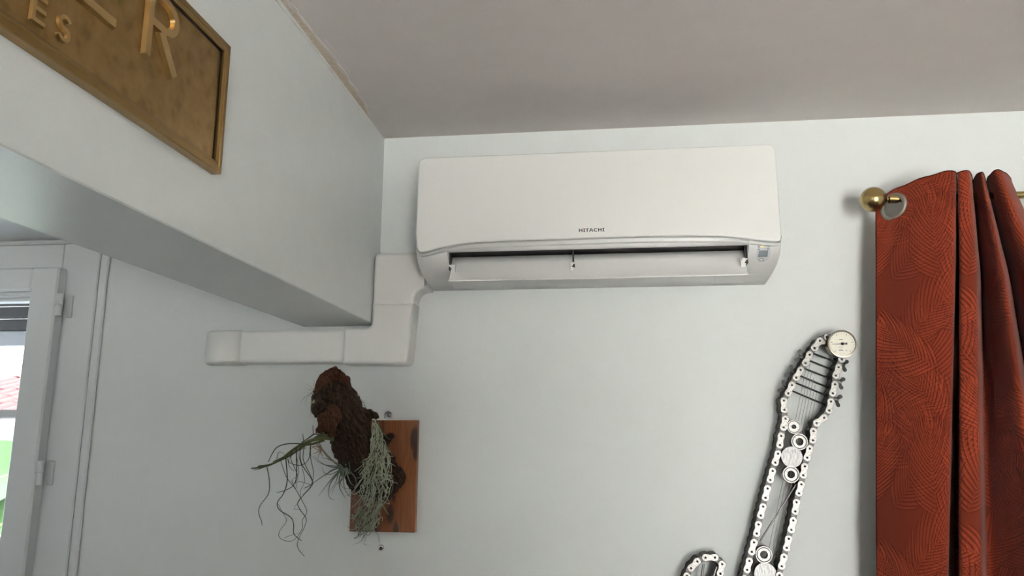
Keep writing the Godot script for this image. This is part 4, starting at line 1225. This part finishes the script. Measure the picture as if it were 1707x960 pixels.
func plate_shape(r: float, waist: float) -> PackedVector2Array:
	var out := PackedVector2Array()
	var h := LINK / 2
	for i in 11:
		var a := deg_to_rad(lerpf(-128, 128, i / 10.0))
		out.append(Vector2(h + cos(a) * r, sin(a) * r))
	out.append(Vector2(0.0, waist))
	for i in 11:
		var a := deg_to_rad(lerpf(52, 308, i / 10.0))
		out.append(Vector2(-h + cos(a) * r, sin(a) * r))
	out.append(Vector2(0.0, -waist))
	return out

func link_node(called: String, mesh: Mesh, m: Material, parent: Node3D, a: Vector2, b: Vector2, base: Vector3) -> MeshInstance3D:
	var o := MeshInstance3D.new()
	o.name = called
	o.mesh = mesh
	o.material_override = m
	parent.add_child(o, true)
	var d := b - a
	var mid := (a + b) * 0.5
	o.transform = Transform3D(Basis(Vector3(d.x, d.y, 0).normalized() * (d.length() / LINK), Vector3(-d.y, d.x, 0).normalized(), Vector3(0, 0, 1)), Vector3(mid.x, mid.y, 0) - base)
	return o

func build_guitar() -> void:
	var base := Vector3(1.06, 1.15, 0)
	var g := thing("chain_guitar", "guitar sculpture of steel roller chain hung on the wall", "sculpture", base)
	var shape := plate_shape(0.0088, 0.0066)
	# meshes shared by all links
	var outer := []
	for z in [[0.0510, 0.0535], [0.0035, 0.0060]]:
		outer.append(slabm(shape, z[0], z[1], 0.0006, 0.0, Transform3D(), 2))
	var inner := []
	for z in [[0.0475, 0.0500], [0.0070, 0.0095]]:
		inner.append(slabm(shape, z[0], z[1], 0.0006, 0.0, Transform3D(), 2))
	var middle := slabm(plate_shape(0.0084, 0.0060), 0.0100, 0.0470, 0.0, 0.0, Transform3D(), 2)
	var pins := []
	for s in [-1, 1]:
		pins.append(lathem([[0.0029, 0.002], [0.0029, 0.0536], [0.0027, 0.0550], [0.0019, 0.0550], [0.0017, 0.0544], [0.0, 0.0544]], 14, Transform3D(Basis(), Vector3(s * LINK / 2, 0, 0))))
	var st: SurfaceTool
	for ch in [[[1.1625, 1.8358, 1.1456, 1.8353], [1.1291, 1.8259, 1.1153, 1.8084], [1.1028, 1.7921, 1.0918, 1.772], [1.0793, 1.755, 1.0676, 1.7368], [1.0566, 1.7187, 1.0467, 1.6992], [1.0355, 1.6812, 1.0351, 1.6594], [1.0366, 1.638, 1.0308, 1.6176], [1.0241, 1.5972, 1.0196, 1.5758], [1.014, 1.5554, 1.0065, 1.535], [0.9994, 1.5151, 0.9927, 1.4946], [0.9855, 1.4743, 0.9792, 1.4532], [0.9728, 1.4326, 0.9661, 1.4123], [0.9601, 1.3918, 0.9545, 1.3713], [0.9475, 1.3509, 0.9412, 1.3298], [0.9347, 1.3092, 0.9283, 1.2892], [0.9221, 1.2692, 0.9161, 1.2491], [0.9101, 1.2291, 0.9039, 1.2091], [0.8982, 1.1892, 0.8918, 1.1694]], [[1.1906, 1.7989, 1.1771, 1.7805], [1.1683, 1.761, 1.1603, 1.7413], [1.157, 1.7199, 1.1503, 1.6989], [1.1447, 1.6789, 1.139, 1.658], [1.126, 1.6405, 1.1079, 1.6281], [1.0997, 1.609, 1.0966, 1.5876], [1.0883, 1.5677, 1.0808, 1.5469], [1.0742, 1.5266, 1.0691, 1.506], [1.0634, 1.4848, 1.0566, 1.4645], [1.0499, 1.4437, 1.0455, 1.423], [1.04, 1.4022, 1.0339, 1.3811], [1.0269, 1.3607, 1.021, 1.3403], [1.0141, 1.3198, 1.0073, 1.2992], [1.0012, 1.2788, 0.9953, 1.2584], [0.9887, 1.2385, 0.9821, 1.2186], [0.9756, 1.1987, 0.9691, 1.1789]], [[0.765, 1.2151, 0.7713, 1.2347], [0.7796, 1.2536, 0.7897, 1.272], [0.7996, 1.2899, 0.8148, 1.3051], [0.8342, 1.3143, 0.8561, 1.3149], [0.8719, 1.3004, 0.8667, 1.2793], [0.8599, 1.259, 0.8542, 1.2389], [0.8485, 1.2188, 0.8435, 1.1988]]]:
		var c := Node3D.new()
		c.name = "chain"
		g.add_child(c, true)
		for i in ch.size():
			var a := Vector2(ch[i][0], ch[i][1])
			var b := Vector2(ch[i][2], ch[i][3])
			link_node("middle_plate", middle, M.roller, c, a, b, base)
			if i + 1 < ch.size():
				link_node("middle_plate", middle, M.roller, c, b, Vector2(ch[i + 1][0], ch[i + 1][1]), base)
			for k in 2:
				link_node("link_plate", outer[k], M.steel, c, a, b, base)
				link_node("pin", pins[k], M.pin, c, a, b, base)
				if i + 1 < ch.size():
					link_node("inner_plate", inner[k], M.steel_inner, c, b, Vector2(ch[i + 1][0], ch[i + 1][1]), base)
	# tuning rods with wing nuts
	for r in [[1.1143, 1.7991, 1.1831, 1.7705, 1, 1], [1.0898, 1.7877, 1.1667, 1.754, -1, 1], [1.0928, 1.7611, 1.1718, 1.7277, 1, 1], [1.066, 1.7505, 1.153, 1.7108, -1, 1], [1.0692, 1.7264, 1.1617, 1.6856, 1, 1], [1.0459, 1.7131, 1.1419, 1.6698, -1, 1]]:
		var a := Vector3(r[0], r[1], 0.030)
		var b := Vector3(r[2], r[3], 0.030)
		st = start()
		var n := 60
		var pts := []
		for i in n + 1:
			pts.append(a.lerp(b, float(i) / n))
		tube(st, pts, func(t): return 0.0022 + (0.00045 if int(t * n + 0.5) % 2 == 0 else -0.00045), 8)
		obj("tuning_rod", done(st), M.threaded, g)
		# the wing nut sits on one end
		var d: Vector3 = (b - a).normalized() * (1.0 if r[4] > 0 else -1.0)
		var e: Vector3 = (b if r[4] > 0 else a)
		var s := d.cross(Vector3(0, 0, 1)).normalized()
		s = (s * 0.93 + Vector3(0, 0, 1) * 0.36 * r[5]).normalized()
		var u := s.cross(d).normalized()
		st = start()
		tube(st, [e - d * 0.004, e, e + d * 0.007], func(t): return 0.0056 - 0.0012 * t, 12)
		for k in [-1, 1]:
			var out: Vector3 = (s * k * 0.82 + d * 0.58).normalized()
			var across := u.cross(out).normalized()
			var leaf := PackedVector2Array()
			for i in 13:
				var ang := deg_to_rad(lerpf(-125, 125, i / 12.0))
				leaf.append(Vector2(0.0145 + cos(ang) * 0.0056, sin(ang) * 0.0050))
			leaf.append(Vector2(0.0, 0.0032))
			leaf.append(Vector2(0.0, -0.0032))
			slab(st, leaf, -0.0014, 0.0014, 0.0006, 0.0006, Transform3D(Basis(out, across, out.cross(across)), e + d * 0.001), 2)
		obj("wing_nut", done(st), M.nut, g)
	# strings
	for s in [[1.1043, 1.7885, 0.9507, 1.205], [1.1072, 1.7712, 0.9578, 1.2052], [1.11, 1.754, 0.9649, 1.2054], [1.1129, 1.7369, 0.972, 1.2056], [1.1158, 1.7199, 0.9791, 1.2058], [1.1186, 1.7029, 0.9862, 1.206]]:
		obj("string", rod(Vector3(s[0], s[1], 0.034), Vector3(s[2], s[3], 0.030), 0.00055, 6), M.wire, g)
	# ball bearings and plain discs in the neck
	for q in [[1.0562, 1.6191, 0.0172, 0.33], [1.0665, 1.5839, 0.0198, 0.46], [1.0422, 1.5073, 0.0198, 0.46], [0.9694, 1.3231, 0.0198, 0.46]]:
		var xf := Transform3D(Basis(), Vector3(q[0], q[1], 0.0))
		var r: float = q[2]
		var bn := obj("bearing", lathem([[r * 0.86, 0.030], [r, 0.030], [r, 0.0485], [r * 0.97, 0.050], [r * 0.86, 0.050], [r * 0.86, 0.030]], 32, xf, false), M.steel, g)
		obj("shield", lathem([[r * 0.87, 0.034], [r * 0.87, 0.0470], [r * 0.72, 0.0470], [r * 0.72, 0.034]], 32, xf, false), M.roller, bn)
		obj("inner_ring", lathem([[r * 0.75, 0.030], [r * 0.75, 0.0495], [r * q[3], 0.0495], [r * q[3], 0.030]], 32, xf, false), M.steel, bn)
	for q in [[1.0467, 1.5479, 0.0252], [0.9703, 1.2803, 0.0259]]:
		obj("disc", lathem([[q[2], 0.030], [q[2], 0.0480], [q[2] * 0.97, 0.049], [0.0, 0.049]], 40, Transform3D(Basis(), Vector3(q[0], q[1], 0)), false), M.disc, g)
	# flat bars
	for q in [[1.0544, 1.4843, 0.9638, 1.3522, 0.0022], [0.8308, 1.2978, 0.8116, 1.2031, 0.003], [0.8612, 1.2931, 0.8254, 1.2035, 0.0045]]:
		st = start()
		var a := Vector3(q[0], q[1], 0.040)
		var b := Vector3(q[2], q[3], 0.040)
		tube(st, [a, a.lerp(b, 0.5), b], func(_t): return q[4], 8)
		obj("brace_rod", done(st), M.steel, g)
	# pressure gauge at the head
	var gc := Vector3(1.176, 1.8161, 0.07)
	var tilt := Basis(Vector3.UP, -0.06) * Basis(Vector3.RIGHT, 0.02)
	var gx := Transform3D(tilt, gc)
	var R := 0.0334
	var gauge := obj("pressure_gauge", lathem([[0.0, -0.045], [R * 0.80, -0.045], [R * 0.95, -0.040], [R * 0.95, -0.012], [R, -0.010], [R, 0.0], [R * 0.985, 0.0025], [R * 0.90, 0.003], [R * 0.875, 0.0]], 48, gx, false), M.gauge_case, g)
	obj("dial", lathem([[R * 0.885, -0.004], [R * 0.885, -0.001], [0.0, -0.001]], 40, gx, false), M.dial, gauge)
	for i in 21:
		var a := deg_to_rad(225.0 - 270.0 * i / 20.0)
		var big := i % 4 == 0
		st = start(-1)
		var xf := gx * Transform3D(Basis(Vector3(0, 0, 1), a), Vector3.ZERO)
		box(st, Vector3(R * (0.66 if big else 0.74), -0.0005 if big else -0.00025, -0.0012), Vector3(R * 0.82, 0.0005 if big else 0.00025, -0.0006), 0.0, xf)
		obj("tick", done(st), M.ink, gauge)
	st = start(-1)
	var nx := gx * Transform3D(Basis(Vector3(0, 0, 1), deg_to_rad(182)), Vector3(0, 0, 0.001))
	slab(st, PackedVector2Array([Vector2(-R * 0.34, -0.0022), Vector2(-R * 0.30, -0.0026), Vector2(-R * 0.05, -0.0010), Vector2(R * 0.72, -0.00035), Vector2(R * 0.72, 0.00035), Vector2(-R * 0.05, 0.0010), Vector2(-R * 0.30, 0.0026), Vector2(-R * 0.34, 0.0022)]), 0, 0.0006, 0, 0, nx)
	lathe(st, [[0.0036, 0.0], [0.0036, 0.0014], [0.0, 0.0016]], 16, gx * Transform3D(Basis(), Vector3(0, 0, 0.001)))
	obj("needle", done(st), M.ink, gauge)
	# faint print on the dial
	for k in [[-0.002, 0.0105, 0.008, 0.0018], [-0.004, -0.0075, 0.011, 0.0010], [-0.0035, -0.0150, 0.009, 0.0018], [0.009, -0.016, 0.003, 0.0016]]:
		st = start(-1)
		box(st, Vector3(k[0] - k[2] / 2, k[1] - k[3] / 2, -0.0012), Vector3(k[0] + k[2] / 2, k[1] + k[3] / 2, -0.0007), 0.0, gx)
		obj("dial_print", done(st), M.grey_print, gauge)
	obj("stem_block", boxm(gc + Vector3(-0.055, -0.002, -0.045), gc + Vector3(-0.020, 0.016, -0.02), 0.004), M.gauge_case, g)

# ------------------------------------------------------------------ curtain and rod

func build_curtain() -> void:
	var rod_y := 2.163
	var rod_z := 0.110
	var r := thing("curtain_rod", "antique brass curtain rod with a round ball end", "curtain rod", Vector3(1.9, rod_y, rod_z))
	var xax := Transform3D(Basis(Vector3(0, 0, -1), Vector3(0, 1, 0), Vector3(1, 0, 0)), Vector3(0, rod_y, rod_z))   # local z -> x
	obj("pole", lathem([[0.0, 1.30], [0.0085, 1.30], [0.0085, 2.5], [0.0, 2.5]], 20, xax, false), M.finial, r)
	var ball := []
	for i in 25:
		var a := PI * i / 24.0
		ball.append([maxf(sin(a) * 0.0305, 0.0 if i in [0, 24] else 0.0004), 1.2625 - cos(a) * 0.0305])
	obj("finial", lathem(ball, 36, xax), M.finial, r)
	obj("finial_neck", lathem([[0.0, 1.288], [0.0055, 1.288], [0.0055, 1.296], [0.0075, 1.297], [0.0105, 1.298], [0.0105, 1.318], [0.0095, 1.320], [0.0085, 1.322], [0.0, 1.322]], 20, xax, false), M.finial, r)
	for bx in [1.40, 2.35]:
		var st := start()
		tube(st, [Vector3(bx, rod_y - 0.012, rod_z), Vector3(bx, rod_y - 0.02, 0.05), Vector3(bx, rod_y - 0.02, 0.0)], func(_t): return 0.006, 10)
		lathe(st, [[0.022, 0.0], [0.022, 0.004], [0.016, 0.008], [0.0, 0.008]], 20, Transform3D(Basis(), Vector3(bx, rod_y - 0.02, 0.0)))
		obj("bracket", done(st), M.finial, r)
	# the cloth: three cross-sections, splined along and between
	var c := thing("curtain", "rust red curtain with a woven palm leaf pattern", "curtain", Vector3(1.42, 0.02, 0.11))
	var top := [[1.2849, 0.072], [1.3046, 0.088], [1.323, 0.11], [1.3774, 0.155], [1.4246, 0.172], [1.4487, 0.13], [1.4892, 0.04], [1.4886, 0.06], [1.4613, 0.12], [1.4392, 0.16], [1.462, 0.165], [1.493, 0.11], [1.5197, 0.05], [1.4961, 0.115], [1.492, 0.16], [1.5276, 0.1], [1.5504, 0.05], [1.5225, 0.13], [1.5261, 0.168], [1.5715, 0.12], [1.6012, 0.07]]
	var mid := [[1.2607, 0.09], [1.2802, 0.105], [1.2988, 0.125], [1.346, 0.168], [1.3972, 0.182], [1.4237, 0.13], [1.4685, 0.04], [1.4707, 0.06], [1.4454, 0.12], [1.4175, 0.168], [1.4505, 0.172], [1.4871, 0.11], [1.5163, 0.05], [1.504, 0.105], [1.5075, 0.168], [1.5541, 0.1], [1.5817, 0.05], [1.5626, 0.13], [1.5741, 0.172], [1.6313, 0.12], [1.665, 0.08]]
	var low := [[1.202, 0.1], [1.2173, 0.12], [1.2367, 0.145], [1.2735, 0.18], [1.3132, 0.19], [1.3364, 0.14], [1.3931, 0.035], [1.4023, 0.06], [1.3777, 0.12], [1.3456, 0.175], [1.3859, 0.182], [1.4198, 0.12], [1.4602, 0.05], [1.4904, 0.1], [1.5221, 0.172], [1.5789, 0.1], [1.6094, 0.05], [1.6091, 0.13], [1.6331, 0.172], [1.7003, 0.12], [1.7393, 0.08]]
	var lines := []
	for s in [top, mid, low]:
		lines.append(spline(s.map(func(q): return Vector2(q[0], q[1])), 14))
	var n: int = lines[0].size()
	# arc length of the middle section gives the pattern its width
	var len := [0.0]
	for i in range(1, n):
		len.append(len[-1] + (lines[0][i] - lines[0][i - 1]).length() * 0.5 + (lines[1][i] - lines[1][i - 1]).length() * 0.5)
	var ys := []
	for i in 46:
		ys.append(i * 0.0025)
	for i in 60:
		ys.append(0.1125 + (i + 1) * 0.0345)
	var Y := 2.2075
	var pos := func(i: int, d: float) -> Vector3:
		var a: Vector2
		var sag: float = 0.034 * pow(maxf(0.0, 1.0 - len[i] / 0.17), 1.7) + 0.0012 * sin(len[i] * 110.0)
		var dd := d + sag * maxf(0.0, 1.0 - d / 0.11)
		var y := Y - dd
		if dd < 0.23:
			a = lines[0][i].lerp(lines[1][i], dd / 0.23)
		elif dd < 0.92:
			var t := (dd - 0.23) / 0.69
			a = lines[1][i].lerp(lines[2][i], t)
		else:
			a = lines[2][i] + (lines[2][i] - lines[1][i]) * 0.35 * (dd - 0.92) / 1.25
		return Vector3(a.x, y, a.y)
	# where the rod goes through
	var ei := 0
	for i in n:
		if absf(lines[0][i].x - 1.3159) < absf(lines[0][ei].x - 1.3159) and i < 40:
			ei = i
	var eye: Vector3 = pos.call(ei, Y - 2.154)
	var tang: Vector3 = (pos.call(ei + 3, Y - rod_y) - pos.call(ei - 3, Y - rod_y)).normalized()
	var nrm := tang.cross(Vector3.UP).normalized()
	if nrm.z < 0:
		nrm = -nrm
	var st := SurfaceTool.new()
	st.begin(Mesh.PRIMITIVE_TRIANGLES)
	st.set_smooth_group(0)
	var grid := []
	for d in ys:
		var row := []
		for i in n:
			row.append(pos.call(i, d))
		grid.append(row)
	for j in ys.size() - 1:
		for i in n - 1:
			var m: Vector3 = (grid[j][i] + grid[j + 1][i + 1]) * 0.5
			if (m - eye).length() < 0.0262:
				continue
			var q := [[j, i], [j, i + 1], [j + 1, i + 1], [j, i], [j + 1, i + 1], [j + 1, i]]
			for e in q:
				st.set_uv(Vector2(len[e[1]] / 0.52, ys[e[0]] / 0.52))
				st.add_vertex(grid[e[0]][e[1]])
	obj("cloth", done(st), M.cloth, c)
	# hems: the turned edge at the side and along the top
	st = start()
	var edge := []
	for j in range(0, ys.size(), 3):
		edge.append(grid[j][0])
	tube(st, edge, func(_t): return 0.0016, 6)
	var head := []
	for i in range(0, n, 2):
		head.append(grid[0][i])
	tube(st, head, func(_t): return 0.0014, 6)
	var hm := mat(Color(0.26, 0.080, 0.050), 0.85, 0.0, 0.2)
	obj("hem", done(st), hm, c)
	st = start()
	var ex := Transform3D(Basis(tang, Vector3.UP, nrm), eye)
	lathe(st, [[0.0235, -0.004], [0.0235, 0.0022], [0.0250, 0.0038], [0.0310, 0.0036], [0.0335, 0.0012], [0.0335, -0.0030], [0.0310, -0.0045], [0.0235, -0.004]], 36, ex)
	obj("eyelet", done(st), M.eyelet, c)

# ------------------------------------------------------------------ unseen cabinet, added behind the camera to shade the lower wall

func build_shade_cabinet() -> void:
	var x0 := -1.0
	var x1 := 1.1
	var z0 := 2.50
	var z1 := 2.92
	var h := 1.5
	var c := thing("added_shade_cabinet", "unseen oak cabinet with four doors, added to shade the lower wall", "cabinet", Vector3((x0 + x1) / 2, 0, (z0 + z1) / 2))
	obj("body", boxm(Vector3(x0, 0.08, z0 + 0.02), Vector3(x1, h - 0.03, z1), 0.003), M.oak, c)
	obj("top", boxm(Vector3(x0 - 0.015, h - 0.03, z0 - 0.01), Vector3(x1 + 0.015, h, z1 + 0.01), 0.005), M.oak, c)
	obj("plinth", boxm(Vector3(x0 + 0.03, 0.0, z0 + 0.05), Vector3(x1 - 0.03, 0.08, z1 - 0.02), 0.003), M.oak, c)
	var dw := (x1 - x0) / 4
	for i in 4:
		var k := [x0 + dw * i + 0.002, x0 + dw * (i + 1) - 0.002, x0 + dw * (i + 1) - 0.045 if i % 2 == 0 else x0 + dw * i + 0.045]
		var d := obj("door", boxm(Vector3(k[0], 0.085, z0), Vector3(k[1], h - 0.035, z0 + 0.02), 0.003), M.oak, c)
		obj("handle", rod(Vector3(k[2], 0.75, z0 - 0.016), Vector3(k[2], 0.90, z0 - 0.016), 0.006), M.chrome, d)
		for y in [0.76, 0.89]:
			obj("handle_post", rod(Vector3(k[2], y, z0 - 0.016), Vector3(k[2], y, z0), 0.004), M.chrome, d)

# ------------------------------------------------------------------

func _ready() -> void:
	# camera, sky, sun, exposure
	var cam := Camera3D.new()
	cam.name = "camera"
	cam.fov = 41.042
	cam.near = 0.02
	cam.far = 200.0
	cam.transform = Transform3D(Basis(Vector3(0.99273, 0.00374, -0.12031), Vector3(0.01900, 0.98212, 0.18730), Vector3(0.11886, -0.18822, 0.97491)), Vector3(0.6083, 1.5961, 2.0000))
	add_child(cam)
	cam.current = true
	var env := Environment.new()
	env.background_mode = Environment.BG_SKY
	env.tonemap_mode = Environment.TONE_MAPPER_LINEAR
	env.tonemap_exposure = 2.17
	env.sdfgi_enabled = true
	env.ssao_enabled = true
	env.ssil_enabled = true
	var sky := Sky.new()
	var sm := ProceduralSkyMaterial.new()
	sm.sky_top_color = Color(0.80, 0.85, 0.92)
	sm.sky_horizon_color = Color(0.95, 0.955, 0.96)
	sm.ground_bottom_color = Color(0.45, 0.44, 0.42)
	sm.ground_horizon_color = Color(0.80, 0.80, 0.78)
	sm.sky_curve = 0.25
	sm.sky_energy_multiplier = 2.2
	sm.ground_energy_multiplier = 2.2
	sky.sky_material = sm
	env.sky = sky
	var we := WorldEnvironment.new()
	we.name = "world"
	we.environment = env
	add_child(we)
	var sun := DirectionalLight3D.new()
	sun.name = "sun"
	sun.light_energy = 52.0
	sun.light_color = Color(1.0, 0.99, 0.972)
	sun.light_angular_distance = 0.6
	sun.shadow_enabled = true
	sun.sky_mode = DirectionalLight3D.SKY_MODE_LIGHT_ONLY
	sun.transform = Transform3D(Basis(), Vector3.ZERO).looking_at(Vector3(-0.12, -0.72, -0.68), Vector3.UP)
	add_child(sun)
	make_materials()
	build_room()
	build_annex_door()
	glazed("window_2", true, 1.25, 2.4, 0.0, 2.1, ROOM_F + 0.1, 1)
	glazed("added_window_3", true, -2.3, -1.6, 0.9, 2.0, ROOM_F + 0.1, 1)  # unseen window, added to brighten the annex wall
	build_outside()
	build_air_conditioner()
	build_trunking()
	build_plaque()
	build_driftwood()
	build_air_plants()
	build_guitar()
	build_curtain()
	build_shade_cabinet()
